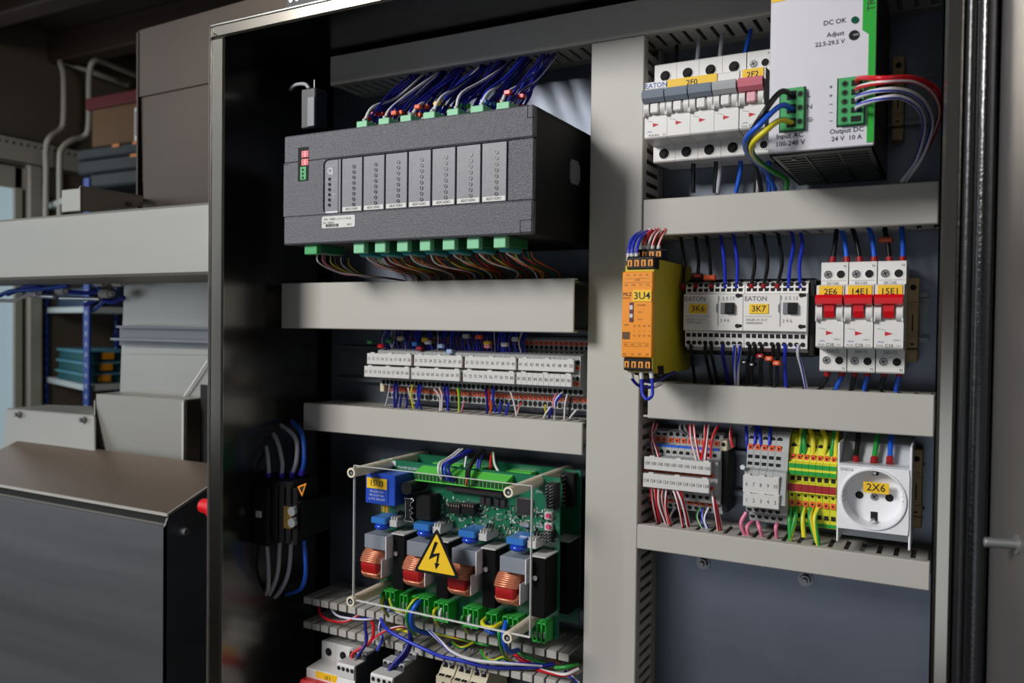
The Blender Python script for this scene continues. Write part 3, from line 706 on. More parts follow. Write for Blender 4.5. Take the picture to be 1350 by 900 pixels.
# left long row: 49 stepped blocks
n1, w1 = 50, 5.2; x1e = -257.5; xs = x1e-n1*w1+5.2
prof = [(634, -10), (630, -12.5), (628, -20), (620, -23), (611, -26.5), (611, -50), (618, -51.5), (618, -56.5), (626, -58.5), (630, -62), (630, -69.5), (633, -71)]
def lab1(k):
    return 'grey spring terminal block with orange levers in the long numbered row' if k < n1-2 else ['grey spring terminal block, second from the right end of the long row', 'grey spring terminal block at the bare right end of the long row'][k-n1+2]
n1 = 42; x0r = -257.2-n1*5.2*1.0
prof1 = [(633, -10), (629.5, -12), (629.5, -21), (612, -24.5), (611, -50), (618, -51), (618.5, -57), (628, -58.5), (628, -70), (632, -71.5)]
X0r, X1r = at(503, 512, 618).x, at(769, 520, 618).x; w1 = (X1r-X0r)/44
def lab1(k):
    if k > 41: return ['grey spring terminal block, second from the bare right end of the long row', 'grey spring terminal block at the bare right end of the long row'][k-42]
    xm = X0r+(k+.5)*w1
    for j, (a, c) in enumerate(rows[0]):
        if a-1 <= xm <= c+1.5:
            n_ = min(9, max(0, int((xm-a)/(c-a)*10))); return 'grey spring terminal block behind the printed numbers %d and %d' % (11+10*j+n_, 51+10*j+n_)
    return 'grey spring terminal block behind the gap between two marker strips, number %s from the left' % ORD[min(19, k)]
rows = [[(at(483.7, 474, 606).x, at(542, 476, 606).x), (at(545.6, 476, 606).x, at(609, 478, 606).x), (at(612.5, 478, 606).x, at(680, 480, 606).x), (at(683, 480, 606).x, at(756.5, 482, 606).x)],
        [(at(480, 492, 603).x, at(539.4, 494, 603).x), (at(542, 494, 603).x, at(606, 497, 603).x), (at(610, 497, 603).x, at(678, 500, 603).x), (at(680.6, 500, 603).x, at(753.5, 502, 603).x)]]
trow(44, X0r, w1, prof1, [(-18.5, 1.7), (-22.9, 1.5), (-29.5, 2.1), (-42.5, 1.8), (-54.0, 2.5), (-67.0, 2.5)], [], [(-14.8, 3.6), (-34, 3.2), (-47, 3.4), (-61.5, 4.2)], [tgrey, cav], lab1, 'terminal blocks of the long numbered row', 0)
zz = [(at(700, 488.5, 606).z, at(700, 472.5, 606).z), (at(700, 507.5, 603).z, at(700, 491.5, 603).z)]
for r in (0, 1):
    for k in range(4):
        s = (11 if r == 0 else 51)+10*k
        mstrip(rows[r][k][0], rows[r][k][1], zz[r][0], zz[r][1], (606, 603)[r], [str(s+i) for i in range(10)], '%s white marker strip in the %s line of the long row, printed %d to %d' % (['leftmost', 'second', 'third', 'rightmost'][k], ['upper', 'lower'][r], s, s+9), 'white marker strips of the long row', 2.9, 9 if (r == 1 and k == 3) else 0)
X0, X1 = at(495, 512, 630).x-4, X0r; t = thing('end_bracket', (X0, 645, -70), 'pale yellow end bracket at the left end of the long terminal row', 'end bracket')
MB().box(X1-5, X1-.3, 622, 645, -64, -56, 0, .5).box(X1-5, X1-.3, 630, 645, -30, -22, 0, .5).build('body', cream, t)

# right: 100 / 124 group
prof2 = [(634, -80.5), (629, -82.5), (628, -92), (622, -94), (621, -100), (613, -101), (612, -125), (621, -127), (622, -134), (629, -135), (630, -143), (634, -144)]
X0a, X1a = at(879, 585, 629).x, at(950, 590, 629).x; w2 = 5.2
x0a = X1a-11*w2
trow(11, x0a, w2, prof2, [(-84.2, 1.9), (-97.6, 1.9), (-129.8, 1.8), (-140.5, 1.9)], [], [(-88.8, 3.8), (-111, 3.4), (-120.5, 3), (-136.6, 3)], [tgrey, cav, WLB],
     lambda k: 'grey spring terminal block at the bare right end beside the 100 strip' if k == 10 else 'grey spring terminal block with a blue bridge, %s from the left behind the 100 strip' % ORD[k], 'terminal blocks behind the 100 strip', 0, strips=((-93.4, 2.6, 2, 1.2),))
q = RC(849, 937, 605, 622, 605); mstrip(q[0], q[1], at(890, 622, 605).z, at(890, 605, 605).z, 605, ['100']*10, 'white marker strip printed 100 ten times above the 124 strip', 'white marker strips on the right side', 2.7)
q = RC(847.5, 935, 626, 646, 603); mstrip(q[0], q[1], at(890, 646, 603).z, at(890, 627.5, 603).z, 603, ['124']*10, 'white marker strip printed 124 ten times', 'white marker strips on the right side', 2.7)
# end plates and dark gap beside it
b = MB(); b.prism([(646, -142)]+[(p[0]-.3, p[1]) for p in prof2[::-1]]+[(646, -83)], X1a, X1a+2.2, 'x'); tag(b.build('end_plate', tgrey), 'grey end plate closing the 100 and 124 terminal group', 'end plate')
t = thing('end_bracket', (X1a+6, 645, -140), 'black end bracket with pale top between the two grey terminal groups', 'end bracket'); MB().box(X1a+3, X1a+8, 624, 645, -140, -92, 0, .8).build('body', black, t); b = MB(); b.box(X1a+3.5, X1a+9, 613, 640, -92, -84, 0, .8); disc(b, X1a+6, -87, 612.8, 1.6, 1); b.build('clip', [cream, cav], t)

# 1-10 group
prof3 = [(634, -73), (622, -75.5), (618, -79), (614, -89), (612, -102), (607, -103), (604, -126), (612, -127.5), (614, -135), (624, -136), (626, -144), (632, -146)]
X0b, X1b = at(981, 640, 606).x, at(1028, 640, 606).x; w3 = (X1b-X0b)/5
trow(5, X0b, w3, prof3, [(-81.3, 2.2), (-132.6, 2.0), (-140, 1.9)], [(-94.3, 3.2), (-99.2, 2.8)], [(-87.2, 4.2), (-128.7, 2.8)], [tgrey, cav],
     lambda k: 'grey feed through terminal block, %s from the left above markers 6 to 10' % ORD[k], 'terminal blocks marked 1 to 10', 0)
q = RC(979.5, 1027, 628, 651, 603.5); mstrip(q[0], q[1], at(1003, 651, 603).z, at(1003, 628, 603).z, 603.2, ['6', '7', '8', '9', '10'], 'upper white marker strip above the pink wires, numbered 6 to 10', 'white marker strips on the right side', 2.8)
q = RC(979.5, 1027, 651, 670, 601.5); mstrip(q[0], q[1], at(1003, 669.5, 601).z, at(1003, 652, 601).z, 601.5, ['1', '2', '3', '4', '5'], 'lower white marker strip right above the pink wires, numbered 1 to 5', 'white marker strips on the right side', 2.8)
b = MB(); b.prism([(646, -144)]+[(p[0]-.5, p[1]) for p in prof3[::-1]]+[(646, -75)], X1b, X1b+4.2, 'x'); tag(b.build('end_plate', tgrey), 'thick grey end plate right of the terminals numbered 1 to 10', 'end plate')
b = MB(); b.cyl(at(980, 615, 606), at(980, 615, 606)+Vector((0, -3, 0)), 1.8, 12); tag(b.build('clamp_screw', chrome), 'small shiny screw head at the left edge of the terminals numbered 1 to 10', 'screw')

# earth terminals
prof4 = [(634, -75), (626, -77), (623, -81), (616, -95), (613, -96), (613, -104.5), (617, -106), (617, -109.5), (613, -110.5), (612, -117), (616, -118), (620, -133), (622, -142.5), (632, -144)]
X0c, X1c = at(1040, 640, 616).x, at(1103, 640, 616).x; w4 = (X1c-X0c)/7
trow(7, X0c, w4, prof4, [(-85, 2.3), (-119.5, 1.1)], [(-107.6, 3.2), (-134, 5)], [(-92.2, 4.0), (-125.6, 4.2)], [peyel, cav, pegreen, maroon],
     lambda k: 'green and yellow earth terminal block, %s from the left beside the socket' % ORD[k], 'green and yellow earth terminal blocks', 0, strips=((-98, 3.2, 2, .3), (-103, 3, 2, .5), (-113.6, 5.4, 3, .6), (-140, 4, 2, .1)))

# ================================================================== SOCKET 2X6
sx0, sx1, sz0, sz1, sy = -65.3, -21.4, -134, -91, 590.0
t = thing('wall_socket', ((sx0+sx1)/2, 645, sz0), 'white rail mounted earthed socket with a round recess and yellow 2X6 sticker', 'socket')
cxs, czs, R0 = (sx0+sx1)/2, (sz0+sz1)/2+.3, 20.2
n = 48; b = MB(); sq = []
for i in range(n):
    a = 2*math.pi*i/n; c_, s_ = math.cos(a), math.sin(a); k = min(((sx1-sx0)/2)/max(abs(c_), 1e-6), ((sz1-sz0)/2)/max(abs(s_), 1e-6)); sq.append((cxs+c_*k, (sz0+sz1)/2+s_*k))
def rg(y, r, rx_=1.): return [(cxs+r*rx_*math.cos(2*math.pi*i/n), y, czs+r*math.sin(2*math.pi*i/n)) for i in range(n)]
L = [[(p[0], sy+14, p[1]) for p in sq], [(p[0], sy+.5, p[1]) for p in sq], [(cxs+(p[0]-cxs)*.985, sy, (sz0+sz1)/2+(p[1]-(sz0+sz1)/2)*.985) for p in sq], rg(sy, R0+.4), rg(sy-1.2, R0), rg(sy-1.2, R0-1), rg(sy+.5, R0-1.6), rg(sy+12, R0-2.6)]
v = [p for q in L for p in q]; F = [(k*n+i, k*n+(i+1) % n, (k+1)*n+(i+1) % n, (k+1)*n+i) for k in range(len(L)-1) for i in range(n)]
b.add(v, F, 0); b.add(L[-1], [tuple(range(n))], 0); b.build('face_plate', whiter, t)
b = MB(); yf_ = sy+12
for s in (-1, 1): disc(b, cxs+s*9.3, czs-.2, yf_-.2, 2.6, 0, 18)
b.box(cxs-2.1, cxs+2.3, yf_-.2, yf_, czs-16.6, czs-10.6); b.box(cxs-1, cxs+2.5, yf_-6, yf_, czs+15.0, czs+18.4); b.build('contact_opening', cav, t)
b = MB(); screw(b, cxs, czs-.3, yf_-.1, 2.5, 0, 1); b.build('centre_screw', [steel, cav], t)
MB().box(cxs-2, cxs+1.2, yf_-7, yf_-.3, czs-17.4, czs-14.6, 0, .8).build('earth_clip', chrome, t)
MB().box(cxs-1.0, cxs+1.6, yf_-7, yf_, czs+15.4, czs+18.0, 0, .8).build('earth_clip', chrome, t)
b = MB()
for s in (-1, 1):
    for k in range(3): b.box(cxs+s*17.6-.5, cxs+s*17.6+.5, sy+2, yf_, czs-4+k*3, czs-3+k*3)
b.build('guide_rib', whiter, t)
st = MB().box(cxs-6.4, cxs+9.4, yf_-7, yf_-6.6, czs+3.2, czs+10.4).build('sticker', yel, t); MB().text('2X6', cxs+1.4, czs+6.8, yf_-7.15, 5.0, 0, bold=.012).build('lettering', ink, st)
MB().text('SN016', sx0+5.6, sz1-2.9, sy-.15, 2.2).build('print', inkg, t)
b = MB()
b.box(sx0-.6, sx0+.6, sy+4, sy+52, sz0-10, sz1+14, 0, .3); b.build('side_cheek', whiter, t)
MB().box(sx1-.4, sx1+1, sy+1, sy+52, sz0-9.5, sz1+15, 0, .3).build('side_cheek', whiter, t)
b = MB(); b.prism([(sy+14, sz1-1), (sy+34, sz1+12), (sy+52, sz1+16), (sy+52, sz0-4), (sy+30, sz0-5), (sy+14, sz0+1)], sx0+1, sx1-1, 'x'); b.build('rear_housing', clearp, t)
b = MB(); b.box(sx0+.6, sx1-.4, sy+2, sy+16, sz1+.1, sz1+.9, 0, .2); b.build('front_ledge', clearp, t)
MB().box(sx0+.6, sx1-.4, sy+30, sy+31, sz0-11, sz0-1).build('lower_shroud', clearp, t)

# ================================================================== CONTACTORS 3K6, 3K7
def contactor(x0, lab, sticker):
    t = thing('contactor', (x0+22, 645, -16.5), lab, 'contactor', 'small white contactors')
    w = 43.6; x1 = x0+w-.3
    b = MB(); b.prism([(645, -17), (612, -17), (604, -14), (603, -2.6), (598.5, -1.8), (598.5, 24.4), (603, 25.2), (604, 31.6), (612, 34), (645, 34)], x0, x1, 'x')
    b.build('housing', white, t)
    for kind_ in (0, 1, 2, 3):
        src = None
        for k in range(10):
            if src is None:
                xx = x0+2.6; b = MB()
                if kind_ == 0: b.box(xx-1.45, xx+1.45, 603.2, 603.6, 26.2, 28.9)
                elif kind_ == 1: b.box(xx-1.45, xx+1.45, 602.85, 603.2, -6.9, -4.1)
                elif kind_ == 2: b.cyl((xx, 603.75, 31.4), (xx, 604.4, 31.4), 1.6, 12)
                else: b.cyl((xx, 603.3, -11.2), (xx, 604, -11.2), 1.6, 12)
                src = b.build('wire_opening', cav, t)
            else: copypart(src, (k*4.2, 0, 0), t)
    b = MB(); b.box(x0+27.5, x0+37.5, 597.6, 598.5, 10.0, 18.4, 0, .3); b.box(x0+31.0, x0+37.2, 595.2, 598, 10.4, 18.0, 1, .5)
    for k in range(3): b.box(x0+31.2, x0+37, 594.8, 595.3, 11.6+k*2.2, 12.4+k*2.2, 1)
    b.build('switch_window', [mgrey, black], t)
    b = MB(); b.text('EATON', x0+8.6, 21.0, 598.3, 3.4, 0, bold=.02); b.text('1 3 5 13', x0+31.5, 21.2, 598.3, 2.6, 0); b.text('DILER-31-G-C', x0+9.5, 6.0, 598.3, 1.8, 0); b.text('10M024A01', x0+8, 3.6, 598.3, 1.8, 0); b.text('2 4 6', x0+30.5, 5.4, 598.3, 2.4, 0)
    b.quad((x0+1, 598.35, 8.6), (x0+20, 598.35, 8.6), (x0+20, 598.35, 8.4), (x0+1, 598.35, 8.4), 1)
    b.build('print', [inkg, ink], t)
    b = MB(); b.prism([(x0+25.4, 1.5), (x0+25.4, 10.5), (x0+24.2, 12), (x0+24.2, 16.5), (x0+25.4, 18), (x0+25.4, 23.6), (x0+25.8, 23.6), (x0+25.8, 1.5)], 598.2, 598.6, 'y'); b.build('seam', inkg, t)
    s = MB().box(x0+4.2, x0+17.6, 597.9, 598.5, 10.4, 17.4).build('sticker', yel, t); MB().text(sticker, x0+10.9, 13.8, 597.8, 4.4, 0, bold=.012).build('lettering', ink, s)
    b = MB()
    for z in (23.4, 1.6): b.box(x1-4.2, x1-.4, 597.9, 600, z-1.1, z+1.1, 0, .5); b.cyl((x1-3.8, 599, z), (x1-3.8, 597.7, z), 1.5, 10)
    b.build('clip_slot', black, t)
    return t
contactor(-175.6, 'white contactor with yellow sticker 3K6', '3K6'); contactor(-131.9, 'white contactor with yellow sticker 3K7', '3K7')
b = MB().box(-176.5, -84.6, 612, 645, -20, 36, 0, 1).box(-88, -84.6, 606, 645, -19, 35, 0, .6); tag(b.build('contactor_carrier', black), 'black plastic carrier framing the two white contactors', 'carrier')

# ================================================================== POWER SUPPLY
px0, px1, pz0, pz1, py0, py1 = -102.2, -42.0, 106.8, 240.0, 525.0, 642.0
t = psu = thing('power_supply', ((px0+px1)/2, 640, pz0), 'large pale power supply with a green stripe and two green plugs', 'power supply')
b = MB(); b.box(px0, px1, py0, py0+3, pz0+1.5, pz1, 0, .6); b.build('front_panel', psuw, t)
b = MB(); b.box(px0+.4, px0+1.6, py0+3, py1, pz0, pz1).box(px1-1.6, px1-.4, py0+3, py1, pz0, pz1).box(px0+.4, px1-.4, py1-1, py1, pz0, pz1); b.build('side_shell', psud, t)
b = MB()
for z in (130, 160, 190): b.box(px1-.4, px1+.2, py0+12, py0+100, z, z+1)
b.build('shell_crease', psud, t)
gx = at(1142.5, 150, 525).x; gz = at(1143, 42, 525).z
b = MB(); b.prism([(gx+.3, pz0+3.2), (gx+.3, gz-1.5), (gx-3.2, gz+1.4), (gx-3.2, pz1), (px1-.1, pz1), (px1-.1, pz0+3.2)], py0-.5, py0+.4, 'y'); g = b.build('green_stripe', psug, t)
MB().text('TRIO', gx+1.6, at(1146, 15.5, 525).z, py0-.6, 4.4, 0, align='LEFT', rot=math.pi/2).build('lettering', ink, g)
# underside: frame and fins
b = MB(); W_ = px1-px0; b.box(px0+.4, px1-.4, py0+3, py0+9, pz0, pz0+1.2).box(px0+.4, px1-.4, py1-6, py1, pz0, pz0+1.2)
cw = (W_-.8-5)/3
for k in range(4):
    xx = px0+.4+k*(cw+1.25); b.box(xx, xx+1.25, py0+9, py1-6, pz0, pz0+1.2)
b.box(px0+.4, px0+4, py0+9, py1-6, pz0, pz0+1.2).box(px1-4, px1-.4, py0+9, py1-6, pz0, pz0+1.2)
b.build('underside_frame', psud, t)
b = MB()
for k in range(3):
    xx = px0+4+k*(cw)
    for j in range(12):
        yy = py0+12+j*8.2; b.box(xx, xx+cw-1.5, yy, yy+3.2, pz0+.1, pz0+1.0)
b.build('cooling_slat', psud, t)['kind'] = 'stuff'
b = MB()
for j in range(30): b.box(px0+3, px1-3, py0+10+j*3.4, py0+11+j*3.4, pz0+3, pz0+7)
b.build('inner_fin', alu, t)['kind'] = 'stuff'
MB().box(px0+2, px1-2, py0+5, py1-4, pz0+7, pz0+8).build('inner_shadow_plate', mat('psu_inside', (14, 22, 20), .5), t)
y = py0-.15
def zp(px, py): p = at(px, py, py0); return p.x, p.z
b = MB()
def ptxt(s, px, py, h, **k): x, z = zp(px, py); b.text(s, x, z, y, h, 0, bold=.02, **k)
ptxt('DC OK', 1100.5, 29, 2.9); ptxt('Adjust', 1101.5, 45, 2.7); ptxt('22.5-29.5 V', 1094, 57, 2.6)
ptxt('L', 1066.5, 125, 2.9); ptxt('N', 1067.5, 141, 2.9); ptxt('Input AC', 1041, 179, 3.1); ptxt('100-240 V', 1041.5, 189, 3.0)
ptxt('Output DC', 1116, 172, 2.9); ptxt('24 V  10 A', 1116, 182, 2.8)
for py_, s in ((115, '+'), (126.5, '+'), (137, '–'), (148, '–'), (159, '–')): ptxt(s, 1095.5, py_, 2.6)
x, z = zp(1068, 157.5); b.ring((x, py0-.1, z), (0, -1, 0), 1.5, 1.2, .1, 16); b.box(x-.9, x+.9, y, y+.05, z-.3, z+.0).box(x-.12, x+.12, y, y+.05, z-.3, z+.9).box(x-.5, x+.5, y, y+.05, z-.8, z-.6)
b.build('print', ink, t)
x, z = zp(1127, 26.5); b = MB(); b.cyl((x, py0, z), (x, py0-.8, z), 2.0, 16); b.build('indicator_led', mat('led_green_dark', (20, 84, 60), .2), t)
x, z = zp(1126, 46.5); b = MB(); b.cyl((x, py0, z), (x, py0-.5, z), 2.9, 18); b.box(x-.4, x+2.6, py0-.9, py0-.5, z-.6, z+.6, 1); b.build('adjust_dial', [cav, mgrey], t)
x, z = zp(1021, 1); MB().box(px0+.4, px0+8.5, py0-.3, py0, z-1, z+10).build('sticker', yel, t)
def plugc(lab, X0, X1, Z0, Z1, rows, wires_left, t):
    b = MB(); b.box(X0-1.1, X1+.4, py0-.2, py0+1, Z0-.4, Z1+.8, 1); b.box(X0, X1, py0-3.6, py0, Z0, Z1, 0, .5)
    h = (Z1-Z0)/rows
    w = X1-X0; xl, xr = (X0+w*.48, X0+w*.82) if wires_left else (X0+w*.70, X0+w*.24)
    out = []
    top = Z1-(0 if wires_left else 1.0); h = (top-Z0-.6)/rows
    for k in range(rows):
        z = top-h*(k+.5)-.2
        b.box(xl-w*.20, xl+w*.20, py0-3.75, py0-3.5, z-h*.36, z+h*.30, 1)
        b.cyl((xr, py0-3.3, z), (xr, py0-3.9, z), min(h*.38, 2.1), 14, 2); disc(b, xr+.2, z, py0-3.95, min(h*.27, 1.5), 1)
        out.append((xl, py0-3.6, z))
    b.build('plug', [plug, cav, dgreen], t); return out
q = RC(1028.5, 1060, 115.5, 171, 521.5); inp = plugc('in', q[0], q[1], q[2], q[3], 3, True, t)
q = RC(1105, 1139.5, 101, 163.5, 521.5); outp = plugc('out', q[0], q[1], q[2], q[3], 5, False, t)
MB().cyl((px0+13, py0+14, pz0-.8), (px0+13, py0+14, pz0), 1.4, 10).build('case_screw', steel, t)
# supply wires
WSP = 'wires of the power supply'
def pw_(p): return p
ix = inp[0][0]
wire([Vector(inp[0])+Vector((.5, 1, 0)), Vector(inp[0])+Vector((-5, -9, 0)), at(1005, 151, 505), at(989, 178, 520), at(987, 195, 560), at(998, 225, 610), at(1004, 252, 625)], 'k', 1.75, 'black wire from the top of the left green plug on the power supply', WSP, px=False)
wire([Vector(inp[1])+Vector((.5, 1, 0)), Vector(inp[1])+Vector((-5, -9, 0)), at(1002, 164, 503), at(984, 183, 512), at(986, 202, 545), at(1010, 226, 600), at(1022, 250, 622)], 'lb', 1.75, 'bright blue wire from the left green plug of the power supply', WSP, px=False)
wire([Vector(inp[2])+Vector((.5, 1, 0)), Vector(inp[2])+Vector((-5, -8, 0)), at(1010, 172, 505), at(992, 190, 512), at(995, 207, 540), at(1016, 224, 590), at(1036, 236, 612), at(1037, 250, 622)], 'yg', 1.75, 'yellow green earth wire from the left green plug of the power supply', WSP, px=False)
for k, (col, m1, m2, m3, m4, e, lab) in enumerate([
    ('r', (1165, 103, 500), (1205, 103, 520), (1234, 117, 560), (1240, 145, 600), (1196, 236, 615), 'topmost red wire from the right green plug of the power supply'),
    ('rw', (1165, 108, 500), (1205, 107, 520), (1232, 125, 560), (1238, 155, 600), (1190, 238, 612), 'lower red wire from the right green plug of the power supply'),
    ('wb', (1160, 119, 500), (1195, 120, 515), (1219, 136, 555), (1229, 165, 595), (1193, 240, 610), 'upper white and blue wire from the right green plug of the power supply'),
    ('wb', (1160, 130, 500), (1190, 129, 512), (1213, 145, 550), (1218, 172, 590), (1188, 240, 606), 'lower white and blue wire from the right green plug of the power supply')]):
    s = Vector(outp[k])
    wire([s+Vector((.5, 1, 0)), s+Vector((2, -6, .6)), at(*m1), at(*m2), at(*m3), at(*m4), at((m4[0]+e[0])/2+4, (m4[1]+e[1])/2+6, 610), at(*e)], col, 1.45, lab, WSP, px=False, ph=[0, 2.2, 2.6, 2.6][k])

# ================================================================== SAFETY RELAY 3U4
rx0, rx1, ry = -204.4, -181.8, 545.0
ztop, zbot = 38.6, -21.4
t = thing('safety_relay', (-193, 640, -35), 'narrow orange and yellow safety relay with sticker 3U4 beside the vertical duct', 'relay')
b = MB(); b.prism([(ry+2, zbot-8), (ry+2, ztop+4), (ry+14, ztop+9), (640, ztop+9), (640, zbot-12), (ry+14, zbot-12)], rx0+1.6, rx1-.2, 'x'); b.build('housing', yside, t)
b = MB(); b.box(rx0, rx1, ry, ry+4, zbot, ztop, 0, .8); b.build('front_cover', orange, t)
b = MB(); y = ry-.12; X = lambda f_: rx0+(rx1-rx0)*f_
for i, s in enumerate(['A1', '13', '23', '33']): b.text(s, X(.2+.2*i), ztop-2.6, y, 1.4)
for i, s in enumerate(['S13', 'S34', 'Y1', 'Y2']): b.text(s, X(.14+.23*i), ztop-9.5, y, 1.4)
b.text('LINE', X(.5), ztop-6, y, 1.3); b.text('POWER', X(.56), 16, y, 1.3, align='LEFT') if False else b.text('POWER', X(.64), 15, y, 1.3); b.text('CH.1', X(.6), 10.2, y, 1.2); b.text('CH.2', X(.6), 5.2, y, 1.2)
b.text('PILZ', X(.18), 22.6, y, 2.4, bold=.03); b.text('PNOZ', X(.15), 20, y, 1.5)
for r_ in range(3):
    for i in range(4): b.text(['13', '23', '33', '41'][i] if r_ != 1 else '/', X(.42+.16*i), 0.6-r_*3.4, y, 1.5)
b.box(X(.03), X(.28), y-.02, y, -8.8, -3.6); b.text('SAFE', X(.16), 1.2, y, 1.2)
for zz_ in (30.8, 33.6, -11.3, -13.8):
    b.box(X(.08), X(.9), y, y+.05, zz_, zz_+.18)
for i, s in enumerate(['Y36', 'Y37', 'S12', 'S22']): b.text(s, X(.14+.23*i), -12.6, y, 1.3)
for i, s in enumerate(['A2', '14', '24', '34']): b.text(s, X(.12+.24*i), -19.2, y, 1.6)
b.build('print', inkg if False else mat('relay_print', (96, 60, 20), .6), t)
b = MB(); b.box(X(.26), X(.38), ry-.5, ry, 3.4, 17, 0); b.box(X(.27), X(.37), ry-.7, ry-.5, 12, 15, 1); b.box(X(.27), X(.37), ry-.7, ry-.5, 6.4, 9, 1); b.build('status_light', [mat('led_slot', (90, 40, 60), .4), offw], t)
s = MB().box(X(.36), X(.96), ry-.5, ry, 17.6, 25.6).build('sticker', yel, t); MB().text('3U4', X(.66), 21.4, ry-.65, 5.2, 0, bold=.012).build('lettering', ink, s)
def rterm(zc, zh, yf, x0, x1, ns):
    b = MB(); b.box(x0, x1, yf, yf+12, zc-zh/2, zc+zh/2, 0, .8)
    b.build('terminal_plug', black, t); q = MB(); w = (x1-x0)/ns
    for k in range(ns):
        xm = x0+w*(k+.5); q.box(xm-w*.34, xm+w*.34, yf-.4, yf+.3, zc-zh*.27, zc+zh*.22, 0, .2); q.box(xm-w*.12, xm+w*.06, yf-.6, yf-.3, zc-zh*.22, zc+zh*.12, 1)
    q.build('clamp_lever', [lever if False else mat('relay_lever_orange', (236, 150, 50), .45), black], t)
rterm(44.6, 9.2, ry+1, rx0+2.8, rx1+.2, 4); rterm(51.6, 7.2, ry+13, rx0+4, rx1+2, 4)
rterm(-26.2, 9, ry+1, rx0+1.5, rx1-.6, 4); rterm(-31, 7, ry+13, rx0+5, rx1+1, 4)
WR_ = 'wires of the orange relay'
for i, (xs_, pe) in enumerate(((828.6, (852, 306, 600)), (833.5, (858, 305, 602)), (839.5, (864, 303, 602)))):
    p = at(xs_, 343, ry+6); e = at(*pe)
    wire([p, at(xs_+.5, 328, ry+6), at(xs_+6, 313, ry+14), at(xs_+16, 306, 578), e], 'b', 1.15, 'blue wire looping out of the orange relay top, %s from the left' % ORD[i], WR_, px=False, ends=((0, offw, 5),))
for i, xs_ in enumerate((848, 854, 860, 868)):
    p = at(xs_, 332, ry+18)
    wire([p, at(xs_+1, 322, ry+18), at(xs_+5, 311, ry+22), at(xs_+10, 304, ry+30), at(xs_+7, 303, ry+40), at(xs_+4, 312, 600)], 'rw', 1.05, 'red and white wire looping out of the orange relay top, %s from the left' % ORD[i], WR_, px=False, ends=((0, offw, 4.5),))
wire([(845.5, 490, ry+6), (846, 503, ry+6), (847, 518, ry+5), (853, 526, ry+4), (860, 520, ry+6), (859.5, 500, ry+6), (858, 489, ry+6)], 'b', 1.15, 'blue wire loop hanging in front below the orange relay', WR_, ends=((0, offw, 5), (1, offw, 5)))
wire([(832.5, 489, ry+8), (834, 500, ry+10), (844, 509, ry+14), (860, 510, ry+20), (872, 505, ry+24)], 'db', 1.15, 'dark blue wire curving right below the orange relay', WR_, ends=((0, offw, 5), (1, offw, 6)))
wire([(840, 489, ry+18), (848, 500, ry+24), (862, 503, ry+30), (890, 490, 590)], 'db', 1.1, 'dark blue wire behind the hanging loop of the orange relay', WR_)

# ================================================================== WIRES of the right half
def zduct(px, py, d): return (px, py, d)
def run(col, r, pts, lab, grp, ends=None): return wire(pts, col, r, lab, grp, ends=ends)
G1 = 'wires above the contactors'
for i, (c, xt, xb, L_) in enumerate([('k', 897, 900, 'black'), ('k', 916, 917, 'black'), ('k', 931, 938, 'black'), ('b', 950, 956, 'blue'), ('b', 967, 971, 'blue'), ('k', 990, 990, 'black'), ('k', 1007, 1006, 'black'), ('k', 1026, 1024, 'black'), ('b', 1044, 1039, 'blue'), ('b', 1056, 1055, 'blue')]):
    run(c, 1.35 if c == 'k' else 1.25, [(xt-1, 303, 628), (xt+2, 322, 624), (xt+5 if i < 8 else xt-2, 348, 614), (xb, 380, 603.5)], '%s wire dropping from the duct into the contactor tops, %s from the left' % (L_, ORD[i]), G1, ends=((1, maroon, 3),) if c == 'k' else None)
b = MB(); p = at(937, 366, 607); b.box(p.x-5, p.x+4, 604, 609, p.z-2, p.z+2, 0, .8); tag(b.build('wire_marker', lever), 'orange wire marker on a black wire above contactor 3K6', 'wire marker')
b = MB(); p = at(920, 364, 610); b.box(p.x-3, p.x+3, 607, 612, p.z-1.5, p.z+1.5, 0, .6); tag(b.build('wire_marker', maroon), 'small dark red wire marker above contactor 3K6', 'wire marker')
G2 = 'wires below the contactors'
for i, (c, xt, xb, L_) in enumerate([('k', 911, 918, 'black'), ('k', 930, 940, 'black'), ('k', 938, 948, 'black'), ('db', 953, 962, 'dark blue'), ('wb', 968, 970, 'white and blue'), ('wb', 975, 973, 'white and blue'),
        ('k', 988, 985, 'black'), ('k', 995, 990, 'black'), ('k', 1004, 1004, 'black'), ('k', 1019, 1016, 'black'), ('k', 1026, 1025, 'black'), ('b', 1035, 1037, 'blue'), ('wb', 1052, 1064, 'white and blue')]):
    run(c, 1.3, [(xt, 454, 603), (xt, 466, 606), ((xt+xb)/2-1, 485, 616), (xb, 514, 628)], '%s wire leaving the contactor bottoms, %s from the left' % (L_, ORD[i]), G2)
for i, (x, z, c, lb) in enumerate([(1003, 469, maroon, 'dark red wire marker below contactor 3K7'), (1014.5, 472.5, lever, 'orange wire marker below contactor 3K7, the higher one'), (1024.5, 478.5, lever, 'orange wire marker below contactor 3K7, the lower one'), (982, 477, black, 'black wire marker at the lower left of contactor 3K7'), (992, 480, black, 'black wire marker beside the dark red one below contactor 3K7')]):
    p = at(x, z, 606); b = MB(); b.box(p.x-2.6, p.x+2.6, 602.5, 609.5, p.z-1.7, p.z+1.7, 0, .8); b.box(p.x-.8, p.x+.8, 602.3, 602.6, p.z-.6, p.z+.5, 1); tag(b.build('wire_marker', [c, offw]), lb, 'wire marker')
G3 = 'wires above the red toggled breakers'; G4 = 'wires below the red toggled breakers'
